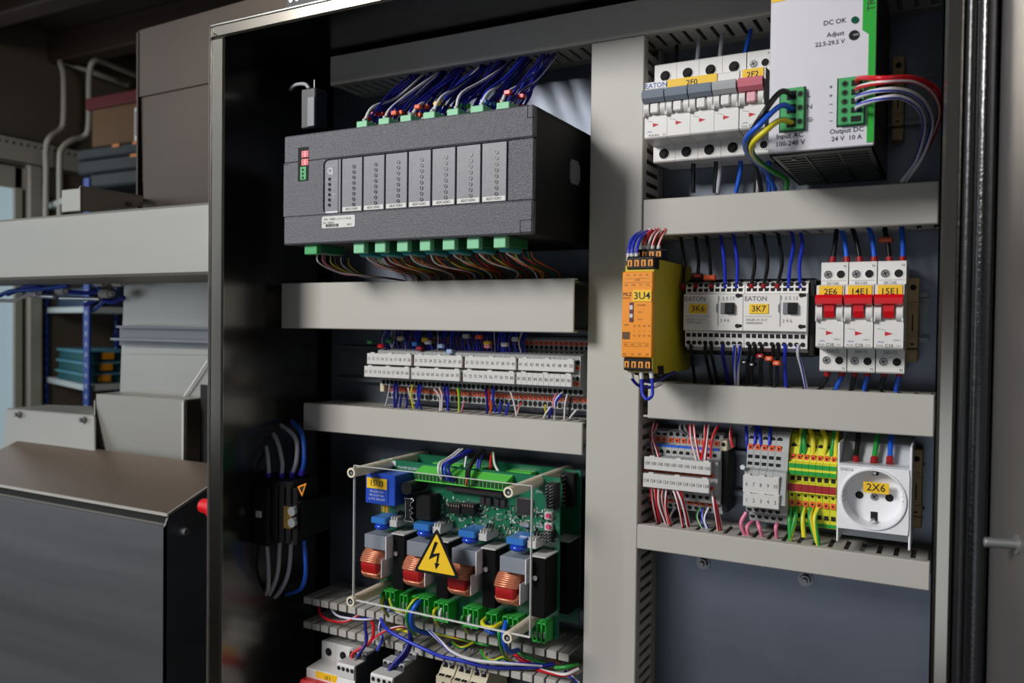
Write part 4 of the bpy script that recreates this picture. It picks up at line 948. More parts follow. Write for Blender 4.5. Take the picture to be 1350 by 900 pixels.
for i, (c, xt, xb) in enumerate([('k', 1103, 1097), ('lb', 1108, 1117), ('k', 1123, 1134), ('lb', 1146, 1153), ('k', 1165, 1173), ('lb', 1188, 1190)]):
    n_ = names[i//2]; L_ = 'black' if c == 'k' else 'blue'
    run(c, 1.7, [(xt, 299, 630), ((xt*2+xb)/3+1, 312, 627), ((xt+xb*2)/3+1, 328, 624), (xb, 348, 620)], '%s wire entering the top of breaker %s' % (L_, n_), G3, ends=((1, maroon, 5),))
for i, (c, xt, xb) in enumerate([('k', 1091, 1080), ('lb', 1110, 1101), ('k', 1127, 1122), ('lb', 1144, 1139), ('k', 1166, 1160), ('lb', 1186, 1181)]):
    n_ = names[i//2]; L_ = 'black' if c == 'k' else 'blue'
    run(c, 1.7, [(xt, 488, 622), (xt-1, 498, 624), ((xt+xb)/2-1, 507, 626), (xb, 520, 630)], '%s wire leaving the bottom of breaker %s' % (L_, n_), G4, ends=((0, maroon, 4),))
p = at(1169, 316, 625); b = MB(); b.box(p.x-5, p.x+4, 622, 628, p.z-2, p.z+2, 0, .8); tag(b.build('wire_marker', mat('dim_orange', (150, 62, 24), .5)), 'dull orange wire marker on the black wire above breaker 15E1', 'wire marker')
G5 = 'wires above and below the grey toggled breakers'
for c, xt, yt, xb, yb, lb in (('gr', 921, 60, 919, 80, 'grey wire above the second pole of the grey breaker'), ('gr', 952, 45, 949, 74, 'pale grey wire above the third pole of the grey breaker'), ('lb', 990, 38, 982, 68, 'bright blue wire above the fourth pole of the grey breaker'), ('k', 892, 70, 889, 86, 'dark wire above the first pole of the grey breaker')):
    run(c, 1.7, [(xt, yt-10, 630), (xt, yt, 628), (xb, yb+4, 622)], lb, G5)
for c, xt, xb, lb in (('k', 914, 914, 'black wire under the second pole of the grey breaker'), ('k', 944, 942, 'black wire under the third pole of the grey breaker'), ('gr', 949, 946, 'grey wire hanging close beside the black one under the third pole'), ('lb', 976, 970, 'bright blue wire under the fourth pole of the grey breaker'), ('k', 997, 996, 'dark wire under the pink toggled breaker'), ('gr', 1000, 998, 'grey wire under the pink toggled breaker'), ('lb', 1013, 1014, 'bright blue wire hanging under the left corner of the power supply')):
    run(c, 1.7, [(xt, 212, 622), (xt, 226, 624), (xb, 254, 628)], lb, G5)
G6 = 'red and white wires of the 100 and 124 terminals'
up = [((861, 558, 622), (860, 575, 618), (869, 604, 614)), ((866, 558, 624), (858, 580, 620), (862, 603, 616)), ((909, 558, 612), (911, 580, 606), (918, 606, 606)), ((914, 558, 612), (917, 580, 606), (923, 606, 606)), ((930, 560, 612), (929, 580, 606), (925, 606, 606)), ((934, 560, 614), (932, 580, 607), (930, 606, 606)), ((947, 560, 612), (939, 578, 606), (937, 604, 606)), ((964, 562, 620), (963, 575, 614), (966, 590, 612))]
for i, q in enumerate(up): run('rw', 1.05, list(q), 'red and white wire dropping into the 100 terminals, %s from the left' % ORD[i], G6)
for i, q in enumerate([((862, 560, 628), (868, 568, 628), (878, 569, 628)), ((897, 558, 618), (897, 566, 618), (905, 572, 626)), ((902, 558, 618), (904, 566, 618), (912, 574, 626))]): run('gr', 1.0, list(q), 'grey wire bending into the 100 terminals, %s from the left' % ORD[i], G6)
dn_ = [((858, 640, 606), (860, 660, 610), (867, 692, 622)), ((863, 640, 606), (866, 665, 610), (871, 690, 622)), ((868, 640, 606), (869, 665, 609), (881, 697, 620)), ((874, 640, 607), (873, 660, 610), (884, 697, 620)), ((879, 642, 607), (878, 670, 611), (886, 694, 620)), ((887, 643, 606), (894, 664, 607), (902, 700, 618)), ((891, 643, 606), (900, 665, 607), (908, 700, 618)), ((896, 644, 607), (903, 668, 609), (911, 698, 620)), ((939, 650, 610), (942, 668, 608), (948, 703, 618)), ((939, 652, 614), (946, 672, 612), (952, 700, 620))]
for i, q in enumerate(dn_): run('rw', 1.05, list(q), 'red and white wire leaving below the 124 strip, %s from the left' % ORD[i], G6)
for c, q, lb in (('gw', ((923, 668, 622), (919, 682, 618), (930, 704, 620)), 'green and white wire below the 124 strip'), ('bw', ((926, 670, 622), (926, 684, 618), (934, 703, 620)), 'blue and white wire below the 124 strip, left of its twin'), ('bw', ((934, 669, 622), (929, 684, 618), (936, 702, 620)), 'blue and white wire below the 124 strip, right of its twin'), ('gr', ((891, 668, 626), (884, 680, 624), (884, 695, 626)), 'grey wire bending behind the red ones below the 124 strip')):
    run(c, .9, list(q), lb, G6)
G7 = 'wires of the terminals numbered 1 to 10'
for i, (xt, xb) in enumerate(((984, 987), (997, 996), (1001, 1006), (1016, 1015))): run('b', 1.15, [(xt, 562, 622), ((xt+xb)/2-1, 580, 616), (xb, 599, 617.5)], 'blue wire entering the terminals above marker 6 to 10, %s from the left' % ORD[i], G7)
for i, (xt, yt, xm, xb) in enumerate(((984, 675, 977, 983), (991, 687, 985, 988), (999, 688, 1001, 1005), (1025, 690, 1023, 1024))): run('p', 1.45, [(xt, yt, 614+4*(i > 0)), (xm, 695 if i else 690, 612), (xb, 708, 616)], 'pink wire leaving the terminals below marker 1 to 5, %s from the left' % ORD[i], G7)
G8 = 'yellow green wires of the earth terminals'
for i, (c, xt, xm, xb) in enumerate((('yg', 1057, 1056, 1055), ('yg', 1059, 1060, 1062), ('gy', 1068, 1072, 1072), ('gy', 1084, 1089, 1084), ('yg', 1100, 1099, 1094), ('yg', 1103, 1102, 1101))):
    run(c, 1.65, [(xt, 566, 626), (xm, 582, 620), (xb, 611, 620)], 'yellow green wire entering the earth terminals, %s from the left' % ORD[i], G8)
for i, (c, xt, xm, xb, yb) in enumerate((('gy', 1043, 1041, 1042, 708), ('yg', 1050, 1048, 1041, 712), ('gy', 1060, 1058, 1060, 708), ('yg', 1070, 1068, 1077, 715), ('gy', 1079, 1074, 1079, 719))):
    run(c, 1.7, [(xt, 668, 619), (xm, 685, 614), (xb, yb, 612)], 'yellow green wire leaving the earth terminals, %s from the left' % ORD[i], G8)
G9 = 'wires entering the top of the socket'
for c, xt, xb, lb in (('k', 1132, 1128, 'black wire entering the top of the white socket'), ('yg', 1157, 1152, 'yellow green wire entering the top of the white socket'), ('lb', 1175, 1173, 'blue wire entering the top of the white socket')):
    run(c, 1.8, [(xt, 572, 625), ((xt+xb)/2, 590, 612), (xb, 611, 602)], lb, G9, ends=((1, maroon, 5),))

# ================================================================== BLACK CONTROLLER
cx0, cx1, cz0, cz1, cy = -493.5, -260.4, 64.6, 155.0, 515.0
t = plcT = thing('plc_controller', (-377, 645, cz0), 'large black textured controller box with a row of indicator modules and green plugs', 'controller')
wz0 = at(560, 272.5, cy).z; wz1 = at(560, 196, cy).z; wx0 = at(426, 245, cy).x; mx0 = at(449, 245, cy).x; mx1 = at(668, 225, cy).x
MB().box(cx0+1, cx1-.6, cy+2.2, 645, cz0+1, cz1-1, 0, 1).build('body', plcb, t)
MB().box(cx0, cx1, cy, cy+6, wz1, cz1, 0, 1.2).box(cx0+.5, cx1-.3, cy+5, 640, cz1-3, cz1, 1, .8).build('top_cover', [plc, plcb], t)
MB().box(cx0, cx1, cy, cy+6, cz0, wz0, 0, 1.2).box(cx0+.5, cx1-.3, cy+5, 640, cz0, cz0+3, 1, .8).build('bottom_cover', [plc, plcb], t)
b = MB(); zz0, zz1 = wz0, wz1; r = 4.5
pl = [(cx0, zz0-.2), (cx0, zz1+.2), (wx0+r, zz1+.2)]+[(wx0+r-r*math.sin(a), zz1-r+r*math.cos(a)) for a in (0, .4, .8, 1.2, 1.57)]+[(wx0+r-r*math.cos(a), zz0+r-r*math.sin(a)) for a in (0, .4, .8, 1.2, 1.57)]+[(wx0+r, zz0-.2)]
b.prism(pl, cy, cy+5, 'y'); b.build('left_cover', plc, t)
MB().box(mx1+.9, cx1-.2, cy+.3, cy+5, wz0+.2, wz1-.5, 0, .5).build('blank_cover', plc, t)
# module plates
pitch = (mx1-mx0)/7
led = mat('led_off', (34, 34, 38), .25, 0, .05, 60); ledk = mat('led_black', (8, 8, 9), .3)
b = MB(); b.box(wx0+.5, mx0-3.5, cy+1.2, cy+3, wz0+.3, wz1-.5, 0, .3); b.box(mx0-3.0, mx0-.8, cy+1.0, cy+3, wz0+.3, wz1-.5, 0, .2)
mo = b.build('status_module', plcs, t)
b = MB(); h = wz1-wz0; xm = (wx0+mx0-3.5)/2
for k in range(6): z = wz0+h*(.16+k*.095); b.ring((xm-1.5, cy+1.2, z), (0, -1, 0), 1.35, 1.0, .4, 12); disc(b, xm-1.5, z, cy+1.05, 1.0, 1)
b.build('led', [led, cav], mo)
b = MB(); b.quad((wx0+.8, cy+1.1, wz0+1.8), (mx0-3.8, cy+1.1, wz0+1.8), (mx0-3.8, cy+1.1, wz0+.4), (wx0+.8, cy+1.1, wz0+.4))
b.ring((xm-1, cy+1.15, wz1-9.2), (0, -1, 0), 2.6, 1.8, .1, 16); b.text('X', xm+1.2, wz1-11.6, cy+1.0, 2.4, 0, bold=.03)
for k in range(3): b.box(wx0+.9, mx0-4, cy+1.1, cy+1.15, wz1-5-k*11.5, wz1-5.15-k*11.5)
b.text('POWER', xm+2.8, wz0+14, cy+1.0, 1.0, 0, rot=math.pi/2); b.text('STATUS', xm+2.8, wz0+22, cy+1.0, 1.0, 0, rot=math.pi/2)
b.build('lettering', inkw, mo)
for k in range(7):
    a = mx0+k*pitch+.6; c = mx0+(k+1)*pitch-.7
    mo = MB().box(a, c, cy+.9, cy+3, wz0+.3, wz1-.6, 0, .35).build('io_module', plcs, t); mo['label'] = 'indicator module with black lamps at the right end' if k == 6 else 'grey indicator module lettered ADC+DIO, %s from the left' % ORD[k]
    b = MB(); xl = a+(c-a)*.60
    for j in range(8):
        z = wz0+h*(.135+j*.098); b.ring((xl, cy+.9, z), (0, -1, 0), 1.45, 1.05, .45, 12); disc(b, xl, z, cy+.75, 1.05, 1)
    b.build('led', [ledk if k == 6 else led, ledk if k == 6 else mat('led_core', (84, 84, 92), .3)], mo)
    b = MB(); y = cy+.8
    b.quad((a+.8, y, wz0+4.3), (c-.8, y, wz0+4.3), (c-.8, y, wz0+.9), (a+.8, y, wz0+.9), 0)
    b.text('ADC+DIO', (a+c)/2, wz0+2.55, y-.1, 2.0, 1, bold=.02)
    b.text('ALARM', a+4.2, wz0+h*.235, y, 1.35, 2); b.text('BUSY', a+4.8, wz0+h*.135, y, 1.35, 2)
    for z in (.30, .575, .87): b.box(a+1, c-1, y, y+.05, wz0+h*z, wz0+h*z+.15, 2)
    for z in (.33, .60):
        b.box(a+2.2, a+2.35, y, y+.05, wz0+h*z, wz0+h*(z+.22), 2); b.box(a+2.2, a+4.4, y, y+.05, wz0+h*z, wz0+h*z+.15, 2); b.box(a+2.2, a+4.4, y, y+.05, wz0+h*(z+.22), wz0+h*(z+.22)+.15, 2)
        b.text('DIO', a+5.6, wz0+h*(z+.17), y, 1.2, 2, rot=math.pi/2); b.text('8', a+5.6, wz0+h*(z+.03), y, 1.3, 2)
    b.build('lettering', [offw, ink, inkg if False else mat('dim_print', (178, 178, 184), .6)], mo)
# display and switch slot
q = RC(393, 407, 194, 238.5, cy); b = MB(); b.box(q[0], q[1], cy-.15, cy+.5, q[2], q[3]); d_ = b.build('display_slot', cav, t)
seg = mat('red_segment_display', (236, 120, 126), .4, 0, .05, 100, emit=.35)
b = MB(); H = q[3]-q[2]; W_ = q[1]-q[0]
for k, zf_ in enumerate((.79, .55)):
    zc = q[2]+H*zf_; b.box(q[0]+W_*.36, q[1]-.1, cy-.6, cy, zc-H*.095, zc+H*.095, 0, .2)
d2 = b.build('digit_display', seg, d_)
b = MB()
for zf_ in (.79, .55):
    for s in (-.18, .2):
        for dz_ in (-.045, .045): zc = q[2]+H*(zf_+dz_); xc = q[0]+W_*(.68+s); b.box(xc-.45, xc+.45, cy-.7, cy-.6, zc-.9, zc+.9)
b.build('digit_gap', mat('digit_dark', (120, 30, 34), .5), d_)
b = MB(); b.box(q[0]+W_*.24, q[0]+W_*.8, cy-.6, cy, q[2]+.8, q[2]+H*.42, 0, .2); b.build('green_header', plug, d_)
b = MB()
for k in range(3): disc(b, q[0]+W_*.5, q[2]+2.6+k*3.2, cy-.65, 1.1, 0, 10)
b.build('pin_opening', cav, d_)
# white type label
q = RC(424.5, 468, 282.5, 301.5, cy); b = MB(); b.prism(rrect(q[0], q[1], q[2]+1, q[3]-1, 1.4), cy-.2, cy, 'y'); l_ = b.build('type_label', offw, t)
b = MB(); b.text('P/N  5000C-1111-1110-Q', (q[0]+q[1])/2-.8, q[3]-3.6, cy-.3, 1.9); b.text('S/N  090001', q[0]+7.0, q[3]-6.4, cy-.3, 1.7)
random.seed(3)
for k in range(22):
    x = q[0]+4+k*.62; b.box(x, x+random.choice((.2, .3, .45)), cy-.3, cy-.25, q[2]+1.8, q[2]+4.2)
b.text('REV1', q[1]-5.4, q[2]+3, cy-.3, 1.6); b.build('lettering', ink, l_)
# edge seams
b = MB(); b.box(cx1-5.2, cx1-4.6, cy-.05, cy+1, cz1-9, cz1).box(cx1-5.2, cx1, cy-.05, cy+1, cz1-9.4, cz1-8.9)
b.box(cx1-10, cx1-9.4, cy-.05, cy+1, cz0+.8, cz0+9.8).box(cx1-10, cx1-.4, cy-.05, cy+1, cz0+9.4, cz0+9.9).box(cx1-9.6, cx1-.4, cy-.05, cy+1, cz0+1.2, cz0+1.5)
b.box(cx0-.05, cx0+5, cy-.05, cy+1, cz1-24, cz1-23.4); b.build('cover_seam', cav, t)
# ear on the side
p = at(753, 212, 586); p2 = at(753, 243, 586); b = MB(); b.prism([(578, p2.z+3), (580, p2.z), (592, p2.z), (596, p2.z+4), (596, p.z-4), (592, p.z), (580, p.z), (578, p.z-3)], cx1-.6, cx1+.6, 'x'); b.build('side_ear', mgrey, t)
# plugs
PT = [(473, 487), (502, 516), (530.5, 545), (560.7, 576), (592, 607), (623, 640), (657, 674)]
PB = [(405.5, 422), (470, 484), (498, 512), (527, 541.5), (557, 571), (587, 603), (619, 635), (654, 670)]
tops = []; bots = []
for k, (a, c) in enumerate(PT):
    xa = at(a, 150-k*4, 522).x; xc = at(c, 150-k*4, 522).x; tops.append((xa, xc))
    b = MB(); b.box(xa, xc, 519, 552, cz1, cz1+5.6, 0, .5); b.box(xa+.4, xc-.4, 521, 578, cz1, cz1+4, 1, .3)
    for j in range(9): b.box(xa+1.2, xc-1.2, 526+j*5.4, 529+j*5.4, cz1+4, cz1+6.2, 2)
    b.build('top_plug', [plugl, plug, lgrey], t)
for k, (a, c) in enumerate(PB):
    yy = 334 if k == 0 else 331-(k-1)*1.2
    xa = at(a, yy, 524).x; xc = at(c, yy, 524).x; bots.append((xa, xc))
    zt_ = cz0+1; zb_ = cz0-8.6 if k else cz0-8
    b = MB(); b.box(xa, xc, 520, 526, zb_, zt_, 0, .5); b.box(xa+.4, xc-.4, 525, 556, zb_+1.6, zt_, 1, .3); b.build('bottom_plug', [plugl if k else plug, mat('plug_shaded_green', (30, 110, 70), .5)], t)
random.seed(11)
tk = ['dark blue', 'purple', 'white', 'red']
for k, (xa, xc) in enumerate(tops):
    g = 'wires rising from the %s top plug of the controller' % ORD[k]
    for j in range(13):
        col = 'w' if j == 0 else random.choice(['db', 'db', 'db', 'db', 'dbw', 'b', 'db', 'db', 'r' if j % 3 == 0 else 'db'])
        y0 = 526+j*2.3; x = xa+(xc-xa)*random.uniform(.25, .75)-1; up = 13+random.uniform(-2, 3)
        dx = -9+random.uniform(-6, 6); ye = 610+random.uniform(0, 12)
        P = [(x, y0, cz1+4), (x-.5, y0, cz1+up*.6), (x+1+random.uniform(-2, 2), y0+8, cz1+up+6+random.uniform(-3, 3)), (x+dx*.6, (y0+ye)/2, cz1+up+26+random.uniform(-4, 4)), (x+dx, ye, 223+3)]
        nm = {'w': 'white', 'db': 'dark blue', 'dbw': 'blue and white', 'b': 'blue', 'r': 'red'}[col]
        wire(P, col, 1.0 if j else 1.2, ('white wire at the front of the bundle above the %s top plug' % ORD[k]) if j == 0 else '%s wire in the bundle above the %s controller top plug' % (nm, ORD[k]), g, px=False, ends=((0, offw, 5),) if j % 3 == 0 else None, sub=4, rest=j in (4, 5, 7, 8, 10, 11))
    mc = [red, lever, lever, yel, tgreen, blueb, red][k]
    for j in range(4):
        x = (xa+xc)/2+random.uniform(-3, 6); z = cz1+11+random.uniform(-2, 6); y0 = 530+j*7+random.uniform(-2, 2)
        b = MB(); b.box(x-2.6, x+2.6, y0-2.2, y0+2.2, z-1.7, z+1.7, 0, .5)
        tag(b.build('wire_marker', [mc if j < 3 else lever]), 'small coloured wire marker in the tangle above the %s top plug' % ORD[k], 'wire marker', 'wire markers above the controller plugs')
for k, (xa, xc) in enumerate(bots):
    g = 'thin wires hanging from the %s bottom plug of the controller' % ORD[k]
    zb_ = cz0-8.4
    for j in range(8):
        col = ['w', 'o', 'br', 'y', 'br', 'r', 'g', 'o'][j] if k else ['w', 'p', 'br', 'gy', 'br', 'w', 'k', 'y'][j]
        nm = {'w': 'white', 'o': 'orange', 'br': 'brown', 'y': 'yellow', 'r': 'red', 'g': 'green', 'p': 'pink', 'gy': 'green yellow', 'k': 'black'}[col]
        y0 = 527+j*6; x = (xa+xc)/2+random.uniform(-2, 2)
        if k == 0: P = [(x, y0, zb_+1), (x+.5, y0+2, zb_-6), (x+5, y0+20, zb_-12-random.uniform(0, 3)), (x+14, y0+42, 42), (x+22, 622, 40)]
        else: P = [(x, y0, zb_+1), (x+1, y0+2, zb_-4), (x+1+random.uniform(-3, 4), y0+14, zb_-8+random.uniform(-2, 1)), (x-3+random.uniform(-5, 6), 590+j*4, 43), (x-5+random.uniform(-5, 6), 594+j*4, 32)]
        wire(P, col, .62, '%s thin wire hanging from the %s bottom plug of the controller' % (nm, ORD[k]), g, px=False, sub=4, rest=j in (3, 4, 6))
    if k:
        b = MB(); b.box((xa+xc)/2-3.2, (xa+xc)/2+3.2, 524, 550, zb_-2.6, zb_+1.8, 0, 1.2); b.build('teal_cap', WT, plcT)
# small grey connector with cable on top left
q = RC(402, 421, 118, 172, 545); t = thing('cable_connector', (q[0], 545, cz1), 'slim grey cable connector standing on the left end of the controller', 'connector')
MB().box(q[0], q[1], 540, 556, q[2]+1, q[3], 0, 1).build('housing', mat('dim_grey_plastic', (44, 46, 52), .45), t)
MB().box(q[0]+8, q[1]-.5, 539, 541, q[2]+2, q[3]-8, 0, .4).build('pale_cover', mgrey, t)
MB().cyl((q[0]+8, 548, q[3]), (q[0]+8, 548, q[3]+9), .7, 8).build('pin', steel, t)
wire([(408, 117, 548), (402, 111, 552), (390, 112, 560), (383, 118, 572)], 'gr', 1.6, 'grey cable curling left from the slim connector above the controller')

# ================================================================== LEFT TERMINAL ROW WIRES
random.seed(21)
for k in range(50):
    x = X0r+1+k*w1*.66+random.uniform(-1, 1); col = random.choice(['db', 'db', 'b', 'db', 'b', 'dbw'])
    P = [(x, 622, -27), (x+random.uniform(-1, 1), 619, -21), (x+random.uniform(-2, 2), 618, -14), (x+random.uniform(-3, 3), 622, -1)]
    wire(P, col, 1.05, 'dark blue wire dropping behind the upper marker strips of the long row' if col != 'dbw' else 'blue and white wire dropping behind the upper marker strips', 'blue wires above the long terminal row', px=False, sub=4, rest=True)
for i, (px_, py_, c, lb) in enumerate([(489, 450.5, dgreen, 'dark green wire marker left of the red one above the long row'), (503, 456, red, 'red wire marker above marker strip 11 to 20'), (514, 449, dgreen, 'green wire marker right of the red one above the long row'), (528.5, 446, cream, 'cream wire marker above marker strip 11 to 20'), (548, 453, blueb, 'light blue wire marker above the gap between the first two strips'), (561, 448, yel, 'yellow wire marker above marker strip 21 to 30'), (565, 451, offw, 'white wire marker under the yellow one above strip 21 to 30'), (554, 459, maroon, 'dull red wire marker above marker strip 21 to 30'),
        (582, 456, mat('pale_blue_marker', (170, 196, 236), .4), 'pale blue wire marker above the right half of strip 21 to 30'), (594, 463, mat('pale_blue_marker', (170, 196, 236), .4), 'pale blue wire marker resting on the right end of strip 21 to 30'), (615, 443, lgrey, 'dim grey wire marker left of the brown orange one above the long row'), (632, 444, lever, 'brown orange wire marker above marker strip 31 to 40'), (643, 452, yel, 'yellow and pink wire marker above marker strip 31 to 40'), (643.5, 456, pink, 'pink wire marker just under the yellow one'), (666, 454, offw, 'white crossed wire marker above the right of strip 31 to 40'), (680, 447, lgrey, 'dim grey wire marker above the right end of the numbered long row')]):
    p = at(px_, py_, 611); b = MB(); b.box(p.x-3, p.x+3, 608, 613, p.z-1.9, p.z+1.9, 0, .8); tag(b.build('wire_marker', c), lb, 'wire marker')
G = 'wires below the long terminal row'
W5 = [('gr', [(514, 506), (512, 520), (508, 537)]), ('db', [(520, 505), (520, 520), (520, 539)]), ('db', [(523, 505), (524, 522), (522, 538)]), ('db', [(529, 522), (528, 530), (527, 541)]), ('db', [(536, 522), (537, 530), (535, 540)]), ('y', [(544, 507), (542, 522), (546, 541)]), ('w', [(538, 511), (541, 523), (547, 532)]), ('db', [(552, 507), (551, 522), (556, 541)]), ('b', [(555, 508), (553, 522), (549, 538)]),
      ('pw', [(572, 512), (580, 524), (580, 543)]), ('w', [(579, 510), (583, 522), (582, 543)]), ('db', [(586, 508), (587, 522), (592, 542)]), ('b', [(589, 509), (591, 524), (590, 540)]), ('gy', [(603, 511), (605, 524), (605, 543)]), ('g', [(606, 511), (606, 526), (606, 544)]), ('p', [(612, 529), (610, 536), (608, 544)]),
      ('db', [(640, 512), (642, 524), (642, 545)]), ('r', [(644, 513), (645, 524), (647, 540)]), ('o', [(647, 529), (648, 536), (646, 544)]), ('b', [(651, 511), (650, 524), (653, 543)]), ('b', [(660, 530), (660, 536), (658, 544)]), ('b', [(671, 532), (669, 538), (667, 546)]), ('w', [(673, 516), (678, 532), (681, 548)]), ('rw', [(688, 530), (684, 537), (682, 545)]),
      ('p', [(733, 518), (729, 532), (730, 544)]), ('w', [(742, 516), (733, 526), (731, 538), (731, 552)]), ('b', [(740, 520), (733, 530), (728, 546)]), ('w', [(748, 519), (745, 534), (744, 553)]), ('k', [(753, 524), (751, 538), (750, 550)]), ('w', [(726, 536), (720, 544), (717, 550)]), ('y', [(719, 534), (719, 540), (721, 546)]), ('db', [(727, 538), (725, 546), (724, 550)]), ('w', [(760, 540), (755, 546), (751, 551)])]
for i, (c, q) in enumerate(W5):
    n = len(q); nm = {'gr': 'grey', 'db': 'dark blue', 'y': 'yellow', 'w': 'white', 'b': 'blue', 'pw': 'pink and white', 'gy': 'green yellow', 'g': 'green', 'p': 'pink', 'r': 'red', 'o': 'orange', 'rw': 'red and white', 'k': 'black'}[c]
    same = [j for j in range(len(W5)) if W5[j][0] == c]; pos = same.index(i)
    lb = '%s wire below the long terminal row%s' % (nm, '' if len(same) == 1 else ', %s %s one from the left' % (ORD[pos], nm))
    wire([(x, y, 616+6*j/(n-1) if y < 526 or True else 0) for j, (x, y) in enumerate(q)], c, 1.1 if c in ('db', 'b') else .85, lb, G)

tag(REST.build('wire_bundle', RESTM), 'remaining thin wires crowded behind the front ones at the controller plugs and above the long row', 'wires', None, 'stuff')

# ================================================================== SWITCH on the left wall
zt_, zb_ = at(355, 629, 565).z, at(355, 722, 565).z
t = thing('load_switch', (XW, 575, zb_), 'black load switch mounted on the inside of the left cabinet wall', 'switch')
zm = (zt_+zb_)/2; h = zt_-zb_
MB().box(XW, -545, 552, 598, zm-h*.42, zm+h*.42, 0, 1.5).box(XW, -520, 556, 592, zm-h*.30, zm+h*.5, 0, 2).box(-548, -512, 560, 600, zm-h*.26, zm+h*.24, 0, 2).build('housing', black, t)
b = MB()
for k in range(4): b.box(-542+k*8, -536+k*8, 554, 556, zm-h*.34, zm+h*.44, 0, .6)
b.build('pole_rib', black, t)
q = RC(376, 385, 667, 696, 556); MB().box(q[0], q[1]+1, 553.5, 556, q[2], q[3], 0, .4).build('brass_plate', mat('brass', (196, 160, 84), .3, .9), t)
b = MB()
for yy in (674, 689): p = at(385, yy, 552); b.cyl((p.x, 555, p.z), (p.x, 551, p.z), 4.2, 14)
b.build('clamp_screw', chrome, t)
p = at(343, 677, 553); MB().box(p.x-3, p.x+3, 550, 553, p.z-3, p.z+3, 0, .4).build('white_tab', offw, t)
p = [at(393, 641, 554), at(405, 636, 554), at(399, 654, 554)]
b = MB(); b.prism([(v.x, v.z) for v in p], 553, 554, 'y'); b.prism([(p[0].x*.7+(p[1].x+p[2].x)*.15, p[0].z*.7+(p[1].z+p[2].z)*.15), (p[1].x*.7+(p[0].x+p[2].x)*.15, p[1].z*.7+(p[0].z+p[2].z)*.15), (p[2].x*.7+(p[1].x+p[0].x)*.15, p[2].z*.7+(p[1].z+p[0].z)*.15)], 552.8, 553, 'y', 1); b.build('warning_sticker', [mat('amber', (230, 140, 30), .5), cav], t)
G = 'wires of the load switch'
for i, (c, q) in enumerate([('gr', [(354, 630, 566), (354, 612, 566), (349, 585, 572), (329, 558, 585)]), ('gr', [(371, 630, 570), (372, 608, 570), (364, 578, 576), (348, 560, 590)]), ('gr', [(384, 628, 574), (391, 605, 574), (388, 575, 580), (360, 553, 595)]), ('lb', [(397, 626, 578), (401, 604, 578), (398, 572, 584), (385, 555, 597)])]):
    wire(q, c, 2.0, ['grey wire curving into the top of the load switch, leftmost', 'grey wire curving into the top of the load switch, middle', 'grey wire curving into the top of the load switch, next to the blue one', 'bright blue wire curving into the top of the load switch'][i], G, ends=((0, mat('violet_ferrule', (60, 40, 190), .4), 5),))
for i, (c, q) in enumerate([('gr', [(352, 716, 566), (354, 755, 566), (350, 784, 572), (322, 806, 580), (314, 800, 590)]), ('gr', [(369, 714, 570), (366, 755, 570), (355, 783, 576), (340, 796, 588)]), ('gr', [(384, 712, 574), (380, 755, 574), (367, 782, 580), (352, 792, 590)]), ('lb', [(401, 712, 578), (403, 755, 578), (396, 776, 584), (378, 783, 596)])]):
    wire(q, c, 2.0, ['grey wire sweeping out from the bottom of the load switch, leftmost', 'grey wire sweeping out from the bottom of the load switch, middle', 'grey wire sweeping out from the bottom of the load switch, next to the blue one', 'bright blue wire sweeping out from the bottom of the load switch'][i], G)

# ================================================================== CIRCUIT BOARD ASSEMBLY
YA, YF, YR = 540.0, 590.0, 630.0
bx0, bx1 = -447.0, -270.8; bz1 = at(620, 617, YF).z; bz0 = at(612, 818, YF).z
t = brd = thing('power_circuit_board', (-358, 645, bz0), 'two stacked green circuit boards behind a clear cover with a yellow warning triangle', 'circuit board')
MB().box(bx0, bx1, YF, YF+1.8, bz0, bz1).build('front_board', pcb, t)
rz1 = at(650, 608, YR).z
MB().box(bx0, bx1+.6, YR, YR+1.8, rz1-(bz1-bz0), rz1).build('rear_board', pcb, t)
# acrylic
am = bpy.data.materials.new('clear_cover_sheet'); am.use_nodes = True; N = am.node_tree.nodes; L = am.node_tree.links
for n_ in list(N):
    if n_.type == 'BSDF_PRINCIPLED': N.remove(n_)
tr = N.new('ShaderNodeBsdfTransparent'); gl = N.new('ShaderNodeBsdfGlossy'); gl.inputs['Roughness'].default_value = .03; mx = N.new('ShaderNodeMixShader'); fr = N.new('ShaderNodeFresnel'); fr.inputs[0].default_value = 1.25
L.new(fr.outputs[0], mx.inputs[0]); L.new(tr.outputs[0], mx.inputs[1]); L.new(gl.outputs[0], mx.inputs[2]); L.new(mx.outputs[0], N['Material Output'].inputs[0])
tl, tr_, br_, bl = at(467, 613, YA), at(700.6, 641, YA), at(698, 847, YA), at(465.6, 784, YA)
ax0, ax1, az1, az0 = (tl.x+bl.x)/2, (tr_.x+br_.x)/2, (tl.z+tr_.z)/2, (bl.z+br_.z)/2
cov = MB().box(ax0, ax1, YA-.3, YA+1.8, az0, az1).build('clear_cover', am, t)
b = MB(); e = .4
b.box(ax0-e, ax0+.1, YA-.4, YA+1.9, az0-e, az1+e).box(ax1-.1, ax1+e, YA-.4, YA+1.9, az0-e, az1+e).box(ax0, ax1, YA-.4, YA+1.9, az1-.1, az1+e*.6).box(ax0, ax1, YA-.4, YA+1.9, az0-e*1.1, az0+.1)
b.build('cover_edge', acrye, cov)
